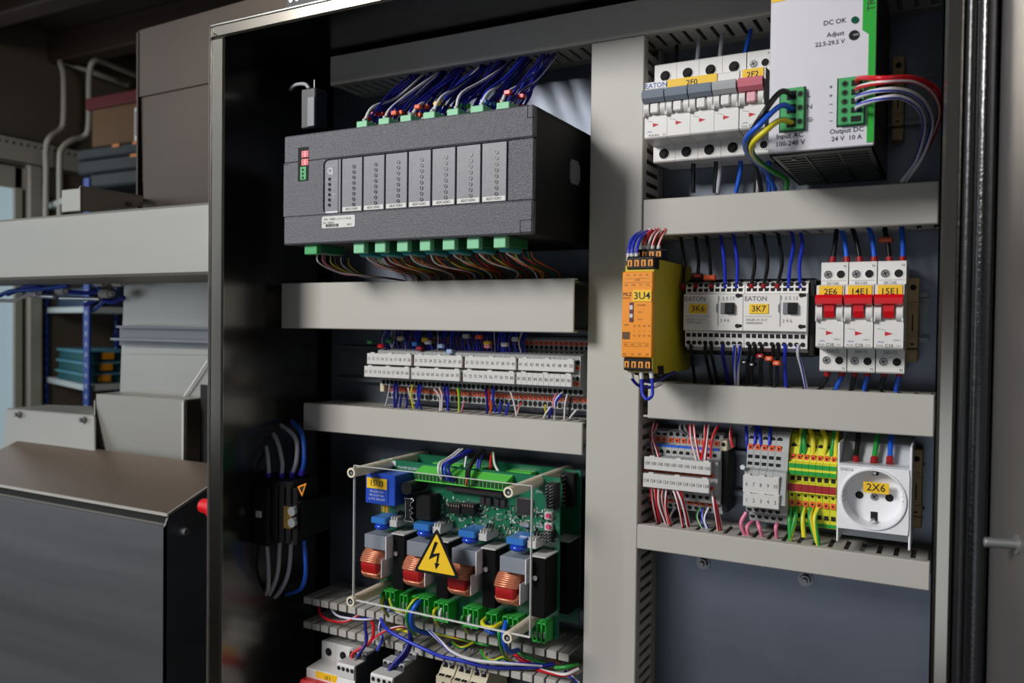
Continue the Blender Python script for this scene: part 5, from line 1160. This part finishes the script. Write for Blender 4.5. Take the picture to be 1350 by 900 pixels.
# standoffs
for q in ((463, 623), (670, 648.6), (462, 792.6), (668.6, 840.6)):
    p = at(q[0], q[1], YA-2); b = MB(); R_ = 4.7
    b.cyl((p.x, YA-2, p.z), (p.x, YF, p.z), R_-.6, 20, 0, R_); b.cyl((p.x, YF+2, p.z), (p.x, 648, p.z), R_, 16)
    b.ring((p.x, YA-2, p.z), (0, -1, 0), R_-.6, 2.6, .3, 20); so = b.build('standoff', nylon, t)
    b = MB(); disc(b, p.x, p.z, YA-2.1, 2.7, 0, 16); b.cyl((p.x+.3, YA-2.1, p.z-.3), (p.x+.3, YA-2.3, p.z-.3), 1.3, 10, 1); b.build('threaded_hole', [cav, chrome], so)
# warning triangle
A_, B2, C2 = at(576, 695.5, YA-.6), at(545.6, 753, YA-.6), at(606, 763, YA-.6); zb_ = (B2.z+C2.z)/2
tri = [(A_.x, A_.z), (C2.x, zb_), (B2.x, zb_)]; ctr = (sum(p[0] for p in tri)/3, sum(p[1] for p in tri)/3)
def shrink(P, k): return [(ctr[0]+(x-ctr[0])*k, ctr[1]+(z-ctr[1])*k) for x, z in P]
def rnd(P, r):
    out = []; n = len(P)
    for i in range(n):
        a, b_, c = Vector(P[i-1]), Vector(P[i]), Vector(P[(i+1) % n])
        p1 = b_+(a-b_).normalized()*r; p2 = b_+(c-b_).normalized()*r
        out += [tuple(p1), tuple((p1+p2+b_*2)/4), tuple(p2)]
    return out
wt = MB().prism(rnd(tri, 3), YA-.9, YA-.35, 'y').build('warning_triangle', black, t)
MB().prism(rnd(shrink(tri, .82), 1.4), YA-1.05, YA-.9, 'y').build('yellow_field', yel, wt)
hx = (C2.x-B2.x)/60.0; cxx, czz = ctr[0], ctr[1]
def TP(px_, py_): p = at(px_, py_, YA-1.1); return (p.x, p.z)
arrow = [TP(573.2, 713.5), TP(577.5, 715), TP(571.2, 729.8), TP(579.8, 728.6), TP(577.2, 742.5), TP(579.8, 743), TP(574.6, 750.5), TP(572.8, 741.6), TP(575, 742), TP(576.2, 732.2), TP(565.2, 737.3)]
MB().add([(x, YA-1.15, z) for x, z in arrow], [(0, 1, 2), (0, 2, 10), (2, 9, 10), (2, 3, 9), (3, 4, 8), (3, 8, 9), (5, 6, 7), (4, 5, 7), (4, 7, 8)]).build('lightning_arrow', black, wt)
# transformer
q = RC(482.6, 521, 625, 664, 565); b = MB(); b.box(q[0], q[1], 565, YF, q[2], q[3], 0, .5); b.box(q[0]-.2, q[1]+.2, 564.4, 566.5, q[2]-.5, q[3]+.5, 0, .6); b.box(q[0]+1.2, q[1]-6.6, 563.6, 565, q[2]+1.2, q[3]-4, 0, .3)
tf = b.build('transformer', bluep, t)
x0, x1 = q[0]+2, q[1]-7.6; s = MB().box(x0, x1, 563.3, 563.7, q[2]+13, q[2]+22).build('sticker', yel, tf); MB().text('15U3', (x0+x1)/2, q[2]+17.4, 563.1, 4.9, 0, bold=.008).build('lettering', ink, tf)
b = MB()
for j, s_ in enumerate(['PRI 230V 50Hz', 'SEC 2x12V 4VA', 'ta 70 B  EN61558']): b.text(s_, (x0+x1)/2, q[2]+10.4-3.2*j, 563.4, 1.7, 0)
b.build('print', inkw, tf)
b = MB(); 
for k in range(5): b.cyl((q[0]+14+k*1.6, 570, q[2]-8), (q[0]+14+k*1.6, 570, q[2]), .6, 8, k % 2)
b.build('lead_wire', [copper, WY], t)
# four output channels
bxs = [at(517, 703, 568).x, at(574.5, 717, 568).x, at(635, 727, 568).x, at(700, 732, 568).x]
pit = (bxs[3]-bxs[0])/3; Zc = at(700, 732, 568).z
XB = [bxs[0]+pit*k for k in range(4)]
def chan(X):
    P = []
    def part(b, nm, m, par=None): o = b.build(nm, m, par or t); return o
    z = Zc
    o = part(MB().box(X+.2, X+12.4, 569, YF, z-48, z-.6, 0, .6).cyl((X-1.5, 579, z-15), (X+.5, 579, z-15), 4, 14, 1), 'heat_sink_block', [mat('anodised_black', (8, 8, 9), .55, 0, .1, 80, spec=.15), mgrey]); 
    part(MB().box(X-.4, X+13.2, 567, YF, z-.6, z+.5, 0, .2), 'heat_sink_plate', offw, o)
    # screw on block
    b = MB(); b.cyl((X+4, 569, z-17), (X+4, 567.2, z-17), 2.0, 14); part(b, 'fixing_screw', chrome, o)
    q = RC(658.6, 692.5, 735, 751, 560); w = q[1]-q[0]; dx = X-XB[3]
    gx0, gx1 = q[0]+dx, q[1]+dx
    zA = q[3]; o = part(MB().box(gx0, gx1, 560, 584, zA-12, zA, 0, .4), 'filter_block', alu)
    part(MB().box(gx1, gx1+1, 559.5, 584, zA-19, zA+.3, 0, .2).box(gx1-5.2, gx1-4.3, 560.5, 583, zA-36, zA-20, 0, .2).box(gx1-5.2, gx1+1, 575, 583, zA-20.5, zA-19, 0, .2), 'pale_bracket', whiter, o)
    # blue capacitor and disc
    q = RC(667, 690, 709.5, 718.5, 566); o = part(MB().box(q[0]+dx, q[1]+dx, 566, YF-1, q[2], q[3], 0, .5), 'blue_capacitor', blueb)
    p = at(677.5, 724, 564); b = MB(); cxd = p.x+dx; 
    n = 20; rings = []
    for i in range(7):
        a = -math.pi/2+math.pi*i/6; rings.append((9.0*math.cos(a)*.78, 3.6*math.sin(a)))
    v = []
    for rr, zz_ in rings:
        for k in range(n): an = 2*math.pi*k/n; v.append((cxd+max(rr, .05)*math.cos(an), 572+max(rr, .05)*1.1*math.sin(an), p.z+zz_))
    b.add(v, [(i*n+k, i*n+(k+1) % n, (i+1)*n+(k+1) % n, (i+1)*n+k) for i in range(6) for k in range(n)], 0, True); part(b, 'blue_disc', blued)
    q = RC(694.5, 706.5, 712, 723, 570); b = MB(); b.box(q[0]+dx, q[1]+dx, 570, YF, q[2], q[3]-1, 0, .4)
    for k in range(3): b.box(q[0]+dx+.6+k*2.7, q[0]+dx+1.6+k*2.7, 572, YF-4, q[3]-1, q[3]+1.6)
    o = part(b, 'white_header', cream if False else offw)
    b = MB(); 
    for k in range(3): b.cyl((q[0]+dx+1.5+k*2.6, 580, q[3]), (q[0]+dx+1.5+k*2.6, 584, q[3]+4.5), .9, 8)
    part(b, 'black_lead', black, o)
    # toroid: axis along X
    q = RC(651.5, 676, 755, 803, 560); tx0, tx1 = q[0]+dx, q[1]+dx; R1 = (q[3]-q[2])/2-1.6; zc = (q[3]+q[2])/2; yc = 560+R1+.6
    b = MB(); n = 36
    prof_ = [(tx0, R1*.5), (tx0, R1-.8), (tx0+1, R1), (tx1-1, R1), (tx1, R1-.8), (tx1, R1*.5)]
    v = []
    for k in range(n):
        an = 2*math.pi*k/n
        for X_, rr in prof_: v.append((X_, yc-rr*math.cos(an), zc+rr*math.sin(an)))
    m_ = len(prof_)
    b.add(v, [(k*m_+i, ((k+1) % n)*m_+i, ((k+1) % n)*m_+(i+1) % m_, k*m_+(i+1) % m_) for k in range(n) for i in range(m_)], 0); core = part(b, 'toroid_core', corer)
    b = MB()
    for k in range(45):
        an = math.radians(15+k*7.2)
        if math.degrees(an) > 327: break
        def pp(X_, rr): return Vector((X_, yc-rr*math.cos(an), zc+rr*math.sin(an)))
        rr = R1+.55; r2 = R1*.5-.4
        b.tube([pp(tx0-.6, r2), pp(tx0-.6, R1-.6), pp(tx0+.6, rr), pp(tx1-.6, rr), pp(tx1+.6, R1-.6), pp(tx1+.6, r2)], .82, 5)
    part(b, 'copper_winding', copper, core)
for X in XB: chan(X)
q = at(740, 712, YR-22); MB().box(bx1-13, bx1+.5, YR-22, YR, q.z-60, q.z-.8, 1).box(bx1-13.5, bx1+1, YR-23, YR, q.z-.8, q.z).build('rear_heat_sink', [lgrey, black], t)
# green terminals on top
zA, zB = at(547, 621, 578).z, at(547, 633, 578).z
X0, X1 = at(547, 627, 578).x, at(668, 640, 578).x; n3 = 3; ww = (X1-X0)/n3
for k in range(n3):
    a, c = X0+k*ww+.3, X0+(k+1)*ww-.3
    b = MB(); b.box(a, c, 578, YF, zB, zA, 0, .4); b.prism([(578.5, zA), (YF-1, zA+3.4), (YF, zA+3.4), (YF, zA)], a, c, 'x'); b.box(a, c, 577.4, 578.2, zA-1.4, zA, 0).box(a, c, 577.4, 578.2, zB, zB+.8)
    o = b.build('terminal_connector', tgreen, t); b = MB(); m_ = 8
    for j in range(m_): xx = a+(c-a)*(j+.5)/m_; b.box(xx-1.35, xx+1.35, 577.6, 578.1, zB+1.2, zA-1.8)
    b.build('wire_entry', mat('deep_green', (14, 60, 30), .5), o)
rzA = at(640, 617, YR-12).z
for k, (a, c) in enumerate(((570, 606), (612, 640), (667, 700))):
    xa, xc = at(a, 615, YR-12).x, at(c, 615, YR-12).x; MB().box(xa, xc, YR-12, YR, rzA-8, rzA, 0, .4).build('rear_connector', tgreen, t)
# bottom terminals
for k, (a, c, yt, nn) in enumerate(((503, 520, 777, 3), (527, 537, 782, 2), (543, 565, 785.5, 4), (572, 591, 793, 3), (610.5, 630.5, 800.5, 3), (640.5, 655, 807, 2), (662.5, 683, 812, 3), (702, 719.5, 819, 3))):
    xa, xc = at(a, yt, 576).x, at(c, yt, 576).x; zt_ = at((a+c)/2, yt+1.5, 576).z; hh = 16
    b = MB(); b.box(xa, xc, 580, YF, zt_-hh, zt_, 0, .4); b.box(xa, xc, 576, 580, zt_-1.2, zt_, 0, .2); b.box(xa, xc, 576, 580, zt_-hh, zt_-hh+1.2, 0, .2)
    for j in range(nn+1): xx = xa+(xc-xa)*j/nn; b.box(max(xa, xx-.5), min(xc, xx+.5), 576, 580, zt_-hh, zt_, 0)
    o = b.build('output_terminal', mat('terminal_mid_green', (56, 180, 72), .4), t)
    b = MB()
    for j in range(nn): xx = xa+(xc-xa)*(j+.5)/nn; b.box(xx-1.0, xx+1.0, 577, 580, zt_-hh*.8, zt_-hh*.45, 0, .4)
    b.build('clamp', steel, o)
# chips, headers, buttons
def face(px0_, px1_, yt, yb, d, dep, nm, m, bev=.3):
    q = RC(px0_, px1_, yt, yb, d); return MB().box(q[0], q[1], d, d+dep, q[2], q[3], 0, bev).build(nm, m, t), q
o, q = face(681, 700.5, 658, 678, 587.5, 2.5, 'microchip', mat('chip_black', (44, 40, 44), .4))
b = MB()
for k in range(18):
    f_ = (k+.5)/18; b.box(q[0]+(q[1]-q[0])*f_-.18, q[0]+(q[1]-q[0])*f_+.18, 588.6, 589.6, q[2]-1, q[3]+1); b.box(q[0]-1, q[1]+1, 588.6, 589.6, q[2]+(q[3]-q[2])*f_-.18, q[2]+(q[3]-q[2])*f_+.18)
b.build('pin', steel, o)
o, q = face(720, 733, 637, 671, 582, 8, 'pin_header', black)
b = MB()
for k in range(8):
    for j in (0, 1): x = q[0]+(q[1]-q[0])*(.3+.4*j); z = q[3]-(q[3]-q[2])*(k+.5)/8; b.box(x-.35, x+.35, 576, 582, z-.35, z+.35)
b.build('pin', chrome, o)
for yy in (680, 694.5):
    o, q = face(717.5, 727, yy-5, yy+5, 586, 4, 'push_button', offw); p = at(722, yy, 584); MB().cyl((p.x, 586, p.z), (p.x, 584, p.z), 1.9, 14).build('button_cap', mat('button_pink', (214, 70, 110), .4), o)
o, q = face(716, 728, 701, 712, 582, 8, 'pin_header', black)
b = MB()
for k in range(3):
    for j in range(3): b.box(q[0]+1+j*2.6, q[0]+1.7+j*2.6, 577, 582, q[2]+1+k*2.4, q[2]+1.7+k*2.4)
b.build('pin', chrome, o)
face(684, 697, 689, 695, 586, 4, 'crystal', chrome, .8)
o, q = face(741, 756, 624, 668, YR-8, 8, 'pin_header', black)
b = MB()
for k in range(8): z = q[3]-(q[3]-q[2])*(k+.5)/8; b.box(q[0]+2, q[0]+3, YR-13, YR-8, z-.4, z+.4)
b.build('pin', chrome, o)
face(588, 662, 640, 651, 583, 7, 'ribbon_header', mat('header_dark', (30, 22, 26), .5))
for a, c in ((590, 606), (608, 625)): 
    o, q = face(a, c, 664, 677, 582, 8, 'jumper_block', black); b = MB()
    for j in range(5): x = q[0]+1+j*2.4; b.box(x, x+.6, 581.7, 582, q[3]-2.4, q[3]-.6)
    b.build('pin', mat('pin_pinkish', (210, 170, 170), .4, .5), o)
for a in (632, 640, 651, 659): face(a, a+6.5, 655+(a-632)*.15, 665+(a-632)*.15, 586, 4, 'small_chip', mat('chip_black', (44, 40, 44), .4))
p0 = at(541, 642, 572); MB().cyl((p0.x, 566, p0.z), (p0.x, YF, p0.z), 5.4, 18).build('electrolytic_capacitor', black, t)
q = RC(533, 545, 657, 687, 572); b = MB(); zz = q[3]-q[2]; W_ = q[1]-q[0]
b.prism([(q[0], q[2]), (q[1], q[2]), (q[1], q[2]+zz*.1), (q[1]-W_*.3, q[2]+zz*.2), (q[1]-W_*.3, q[2]+zz*.32), (q[1], q[2]+zz*.38), (q[0]+W_*.55, q[2]+zz*.5), (q[1], q[2]+zz*.62), (q[1]-W_*.3, q[2]+zz*.68), (q[1]-W_*.3, q[2]+zz*.82), (q[1], q[2]+zz*.9), (q[1], q[3]), (q[0], q[3]), (q[0]+W_*.15, q[2]+zz*.85), (q[0]+W_*.15, q[2]+zz*.15)][::-1], 572, YF, 'y', 0); b.build('finned_heat_sink', black, t)
P_ = b.v[:15]; wf = MB(); wf.tube([Vector((v[0], 571.8, v[2])) for v in P_]+[Vector((P_[0][0], 571.8, P_[0][2]))], .32, 5); wf.build('bare_metal_edge', chrome, t)
b = MB(); b.box(q[1]+.5, q[1]+16, 574, YF, q[2]+2, q[3]+4, 0, 1); b.build('black_choke', black, t)
random.seed(5)
b = MB(); b2 = MB(); b3 = MB()
def onb(px_, py_): return at(px_, py_, YF-.1)
for k in range(330):
    px_ = random.uniform(560, 735); py_ = random.uniform(650, 700)+(px_-560)*.13
    p = onb(px_, py_); s = random.choice([b, b, b2, b3]); w_, h_ = random.choice([(1.6, .8), (.8, 1.6), (2.2, 1.0), (1.0, 2.4)])
    s.box(p.x-w_/2, p.x+w_/2, YF-random.uniform(.3, 1.6) if s is not b2 else YF-.15, YF, p.z-h_/2, p.z+h_/2)
b.build('surface_component', mat('smd_grey', (150, 150, 140), .5), t)['kind'] = 'stuff'; b3.build('surface_component', black, t)['kind'] = 'stuff'
for k in range(26):
    p = onb(random.uniform(560, 735), random.uniform(655, 705)+8); b2.text(random.choice(['R12', 'C48', 'U7', 'D3', 'C101', 'R77', 'Q4', 'J2']), p.x, p.z, YF-.15, 1.7)
p = onb(518, 610.5); b2.box(p.x-8, p.x+3, YF-.2, YF, p.z-2.2, p.z+2.2)
p = onb(538, 617); b2.text('POWER BOARD 1.2', p.x+2, p.z, YF-.15, 2.2); p = onb(727, 680); 
for s_, yy in (('Reset', 675), ('uBUS', 679), ('Prog', 690), ('Mode', 694), ('JTAG', 648)): p = onb(711, yy); b2.text(s_, p.x, p.z, YF-.15, 1.9)
p = onb(724, 724); b2.text('MADE IN EU', p.x-2, p.z+3, YF-.15, 1.9)
b2.build('silkscreen', inkw, t)['kind'] = 'stuff'
# wires above the board
G = 'wires entering the top of the circuit board'
for c, r, q, lb in (('w', 1.1, [(606, 592, 604), (592, 603, 590), (580, 610, 576), (578, 620, 572), (582, 631, 576)], 'white wire arching into the left green terminal of the circuit board'),
    ('dbw', 1.1, [(610, 592, 604), (596, 604, 590), (584, 612, 576), (583, 622, 572), (588, 632, 576)], 'blue and white wire arching into the circuit board, nearest the white one'),
    ('b', 1.3, [(619, 593, 606), (605, 601, 590), (589, 610, 576), (587, 621, 571), (593, 633, 576)], 'blue wire arching into the circuit board, outermost of the blue pair'),
    ('db', 1.3, [(622, 594, 606), (608, 603, 592), (593, 612, 578), (592, 622, 572), (599, 634, 576)], 'dark blue wire arching into the circuit board beside the blue one'),
    ('k', 2.3, [(638, 594, 610), (627, 603, 600), (618, 618, 580), (616.5, 630, 570)], 'thick black cable arching down over the green terminals'),
    ('r', 1.2, [(648, 596, 616), (647, 606, 612), (647, 618, 606)], 'red wire dropping behind the green terminals of the circuit board'),
    ('gw', 1.3, [(650, 596, 614), (652, 611, 608), (658, 623, 602)], 'green and white wire dropping behind the green terminals'),
    ('wb', 1.1, [(615, 600, 616), (614, 608, 614), (613, 616, 612)], 'short white and blue wire behind the green terminals, leftmost'),
    ('b', 1.1, [(632, 598, 616), (630, 608, 614), (629, 617, 612)], 'short blue wire behind the black cable of the circuit board'),
    ('b', 1.1, [(637, 598, 616), (633, 608, 614), (632, 617, 612)], 'short blue wire right of its twin behind the black cable'),
    ('o', .9, [(616.5, 628, 571), (615, 634, 571), (615, 640, 576)], 'bare orange core leaving the end of the thick black cable')):
    wire(q, c, r, lb, G)
# wires below the board
G = 'wires below the circuit board'
ds = dict(A=572, B=578, C=588, D=606, E=620)
LW = [('rw', 1.2, [(421, 795, 610), (422, 808, 604), (434, 817, 598), (456, 819, 596), (478, 807, 604), (484, 800, 612)], 'red and white wire looping low at the far left below the circuit board'),
 ('wb', 1.2, [(435, 794, 612), (438.5, 805, 606), (450, 813, 600), (483, 816, 598), (504, 812, 606)], 'white and blue wire looping inside the red one at far left'),
 ('db', 1.5, [(481, 806, 606), (482, 829, 592), (483, 845, 582), (471, 866, 575)], 'dark blue wire running down into the left grey relay'),
 ('r', 1.5, [(487, 811, 606), (492.6, 828, 596), (488, 846, 584), (466, 860, 577), (464, 868, 575)], 'red wire running down into the left grey relay'),
 ('rw', 1.3, [(487, 851, 585), (495, 841, 586), (507, 832, 588), (527, 826, 592), (542, 828, 600)], 'red and white wire crossing above the two grey relays'),
 ('b', 1.6, [(501, 812, 602), (509, 828, 586), (533, 842.6, 582), (563, 857, 582), (582, 865, 584), (610, 871, 588), (639, 878, 592), (669, 880, 596), (706, 878.5, 602), (730, 875, 612)], 'long dark blue wire sweeping across the bottom of the left half'),
 ('bw', 1.3, [(502, 816, 604), (500, 830, 600), (504, 842, 592), (497, 858, 584)], 'blue and white wire ending at the left grey relay'),
 ('db', 1.9, [(539, 826, 600), (540.7, 840, 588), (533, 859, 580), (517, 877, 574), (513, 884, 572)], 'dark blue wire entering the right grey relay, left one of the pair'),
 ('db', 1.5, [(536, 828, 602), (543, 842, 592), (538, 860, 584), (522, 878, 576)], 'dark blue wire entering the right grey relay, right one of the pair'),
 ('gy', 1.7, [(553, 789, 580), (545, 793, 572), (537, 808, 570), (539, 825, 576), (548, 836, 590)], 'yellow green wire dropping from the third bottom terminal of the board'),
 ('lb', 2.2, [(556, 791, 580), (549, 797, 572), (542.5, 810, 570), (544, 825, 576), (556, 833, 588), (575, 836, 600)], 'thick blue wire dropping from the third bottom terminal of the board'),
 ('yg', 1.6, [(514, 789, 578), (518.5, 800, 572), (530, 805, 570), (539, 802, 574), (543, 797, 580)], 'yellow green wire bridging the left bottom terminals of the board'),
 ('yg', 1.4, [(506, 786, 578), (503, 795, 572), (506, 803, 574), (512, 812, 590)], 'yellow green wire at the leftmost bottom terminal of the board'),
 ('wb', 1.4, [(510, 802, 590), (520, 806, 580), (534, 810, 576), (544, 814, 584)], 'blue and white wire under the left bottom terminals'),
 ('yg', 1.5, [(521, 828, 598), (548, 834, 596), (570, 834, 598), (600, 840, 602), (625, 846, 610)], 'long yellow green wire lying in the open duct below the board'),
 ('wb', 1.5, [(566, 831, 588), (582, 846, 580), (596, 859, 578), (624, 869.6, 582), (669, 874, 590), (715, 876.5, 604)], 'white and blue wire sweeping just above the long dark blue one'),
 ('rw', 1.4, [(562, 833, 606), (580, 836, 602), (610, 839, 602), (638, 840, 608)], 'dark red and white wire lying in the middle of the open duct'),
 ('gy', 1.3, [(596, 846, 606), (603, 852, 598), (612, 853, 596), (626, 846, 606)], 'small drooping yellow green wire in the middle of the open duct'),
 ('g', 1.3, [(620, 842, 608), (632, 848, 602), (645, 850, 604), (655, 848, 612)], 'green wire lying in the open duct right of the middle'),
 ('yg', 1.5, [(634, 857, 604), (641, 868, 592), (651, 871, 588), (663, 866.7, 592), (677, 873, 600)], 'wavy yellow green wire above the long blue one at right'),
 ('r', 1.8, [(674, 857, 604), (687, 869.6, 598), (699, 874, 602)], 'short red wire diving to the right end of the open duct'),
 ('yg', 1.5, [(678, 857, 604), (698, 867, 600), (720, 876, 608)], 'yellow green wire running right beside the short red one'),
 ('br', 1.3, [(704, 854, 612), (720, 864, 608), (738, 875, 612)], 'brown wire at the right end of the open duct'),
 ('g', 1.8, [(732, 880, 602), (747, 879, 602), (763, 875, 608)], 'green wire ending at the vertical duct low at right'),
 ('rw', 1.7, [(708, 882, 606), (728, 887, 598), (746, 889, 596), (763, 881, 602)], 'red and white wire drooping beside the vertical duct'),
 ('bw', 1.5, [(745, 885, 610), (755, 893, 606), (764, 900, 606)], 'blue and white wire in the lowest corner beside the vertical duct'),
 ('yg', 1.9, [(641, 815, 580), (636, 820, 572), (640, 826, 568), (651, 826.5, 568), (661, 821, 576)], 'yellow green wire bridging the right bottom terminals of the board'),
 ('lb', 2.0, [(644, 818, 580), (641, 828, 574), (648, 833, 572), (659, 834, 578)], 'blue wire curling under the right bottom terminals'),
 ('yg', 1.7, [(657, 821, 576), (658.5, 838, 570), (662, 856, 580), (668, 866, 596)], 'yellow green wire dropping behind the lower right standoff'),
 ('lb', 2.2, [(668, 819, 578), (664, 834, 570), (666, 850, 572), (673, 859, 582), (684, 856, 600)], 'thick blue wire looping below the lower right standoff'),
 ('wb', .9, [(506, 788, 578), (508, 796, 574), (509, 805, 578)], 'thin white core under the leftmost bottom terminal'),
 ('gy', 1.3, [(577, 801, 579), (572, 806, 574), (574, 818, 580), (580, 826, 596)], 'yellow green wire at the fourth bottom terminal of the board'),
 ('w', 1.2, [(582, 802, 578), (580, 810, 574), (583, 820, 584)], 'pale wire at the fourth bottom terminal of the board'),
 ('gy', 1.3, [(614, 810, 579), (609, 814, 574), (610, 824, 580), (616, 834, 596)], 'yellow green wire at the fifth bottom terminal of the board'),
 ('w', 1.2, [(620, 810, 578), (618, 818, 574), (622, 828, 584)], 'pale wire at the fifth bottom terminal of the board')]
for c, r, q, lb in LW: wire(q, c, r, lb, G)

# ================================================================== LOWER LEFT DEVICES
zt_ = at(424, 844, 604).z; x0 = at(424, 870, 604).x
breaker('circuit_breaker', 'grey white breaker cut by the bottom edge of the picture at lower left', x0, 3, 17.55, zt_, zt_-74, zt_-18.5, zt_-60, [red, red, red], [(x0+12, x0+40, '1F1', 0)], False, None, None)
def relay(px_l, px_r, py_l, py_r, lab, df):
    a, c = at(px_l, py_l, df).x, at(px_r, py_r, df).x; z = (at(px_l, py_l, df).z+at(px_r, py_r, df).z)/2
    t = thing('interface_relay', ((a+c)/2, 645, z-70), lab, 'relay')
    MB().prism([(df+3, z-1), (df+16, z-1), (df+17, z+3), (df+34, z+4), (df+35, z+7), (643, z+7), (643, z-75), (df+10, z-75), (df+3, z-40)], a+.4, c, 'x', 0).build('body', mat('relay_dark_side', (52, 54, 58), .5), t)
    b = MB(); b.prism([(df+2, z-13), (df, z-12), (df, z-2), (df+1, z), (df+15, z), (df+15, z-13)], a, c-.4, 'x'); 
    b.prism([(df+4, z-70), (df-1, z-34), (df-3, z-22), (df+2, z-13), (df+6, z-13), (df+8, z-70)], a, c-.4, 'x'); b.build('front_housing', offw, t)
    n = 4; w = (c-a)/n; b = MB()
    for k in range(n):
        xx = a+w*(k+.5); b.cyl((xx, df-.2, z-4.5), (xx, df+.2, z-4.5), 1.9, 12)
    b.build('screw_opening', cav, t)
    for j, (yy, zz_) in enumerate(((df+17, z+4.5), (df+35, z+8))):
        b = MB(); b.box(a+w*.5*j, c-.4, yy, yy+13, zz_-4, zz_+1, 0, .5); o = b.build('upper_terminal', lgrey, t); b = MB()
        for k in range(n-j): xx = a+w*(k+.5+j*.5); b.cyl((xx, yy-.2, zz_-1.4), (xx, yy+.1, zz_-1.4), 1.7, 12)
        b.build('screw_opening', cav, o)
    b = MB(); b.box(a+2, c-2.5, df-3.4, df-1, z-24, z-21, 0, .5).box(a+3, c-3.5, df-3.2, df-1, z-30, z-26, 0, .5); b.build('clear_lever', clearp, t)
relay(444, 467, 871, 880.5, 'left of two light grey interface relays at the bottom edge', 566)
relay(488.5, 517.5, 885, 896, 'right of two light grey interface relays at the bottom edge', 560)
for k in range(3):
    a, c = at((575, 596, 616.5)[k], 880, 602).x, at((594.5, 615.5, 637)[k], 885, 602).x; z = at((585, 606, 627)[k], (872, 878, 883)[k], 602).z
    t = thing('terminal_block', ((a+c)/2, 645, z-50), ['cream terminal block at the bottom edge, left of three', 'cream terminal block at the bottom edge, middle of three', 'cream terminal block at the bottom edge, right of three'][k], 'terminal block', 'cream terminal blocks at the bottom edge')
    MB().prism([(645, z-50), (612, z-50), (602, z-40), (602, z-14), (606, z-13), (614, z-4), (620, z), (645, z)], a, c, 'x').build('body', cream, t)
    b = MB()
    for s in (.28, .72):
        xx = a+(c-a)*s; b.cyl((xx, 610, z-8), (xx, 612, z-8), 2.4, 12)
        for d_ in (-.09, .09): xq = a+(c-a)*(s+d_); b.box(xq-.9, xq+.9, 603.2, 606, z-14.6, z-12.6)
    xx = (a+c)/2; disc(b, xx, z-21, 601.8, 2.1, 0, 14, 3.4); b.build('opening', cav, t)
    for j in range(3):
        xx = a+(c-a)*(.25+.25*j); wire([(xx, 612, z-8), (xx-.6, 611, z-2), (xx-1, 612, z+4), (xx+1, 618, z+10)], ['b', 'w', 'wb'][j], .9, '%s wire rising from the %s cream terminal block at the bottom edge' % (['blue', 'white', 'white and blue'][j], ['left', 'middle', 'right'][k]), 'wires of the cream terminal blocks', px=False, sub=4)
# small perforated part on the cabinet roof
p = at(408, 2, 520); t = thing('roof_bracket', (p.x, 520, ZT+3), 'small perforated metal bracket standing on the cabinet roof', 'bracket')
MB().box(p.x-26, p.x+30, 520, 526, ZT+3, ZT+40, 0, 1).build('plate', mat('dark_bracket', (40, 40, 42), .4, .6), t)
b = MB()
for k in range(7):
    for j in range(3): b.cyl((p.x-20+k*7, 519.4, ZT+8+j*8), (p.x-20+k*7, 520, ZT+8+j*8), 2.2, 10)
b.build('rivet', chrome, t)
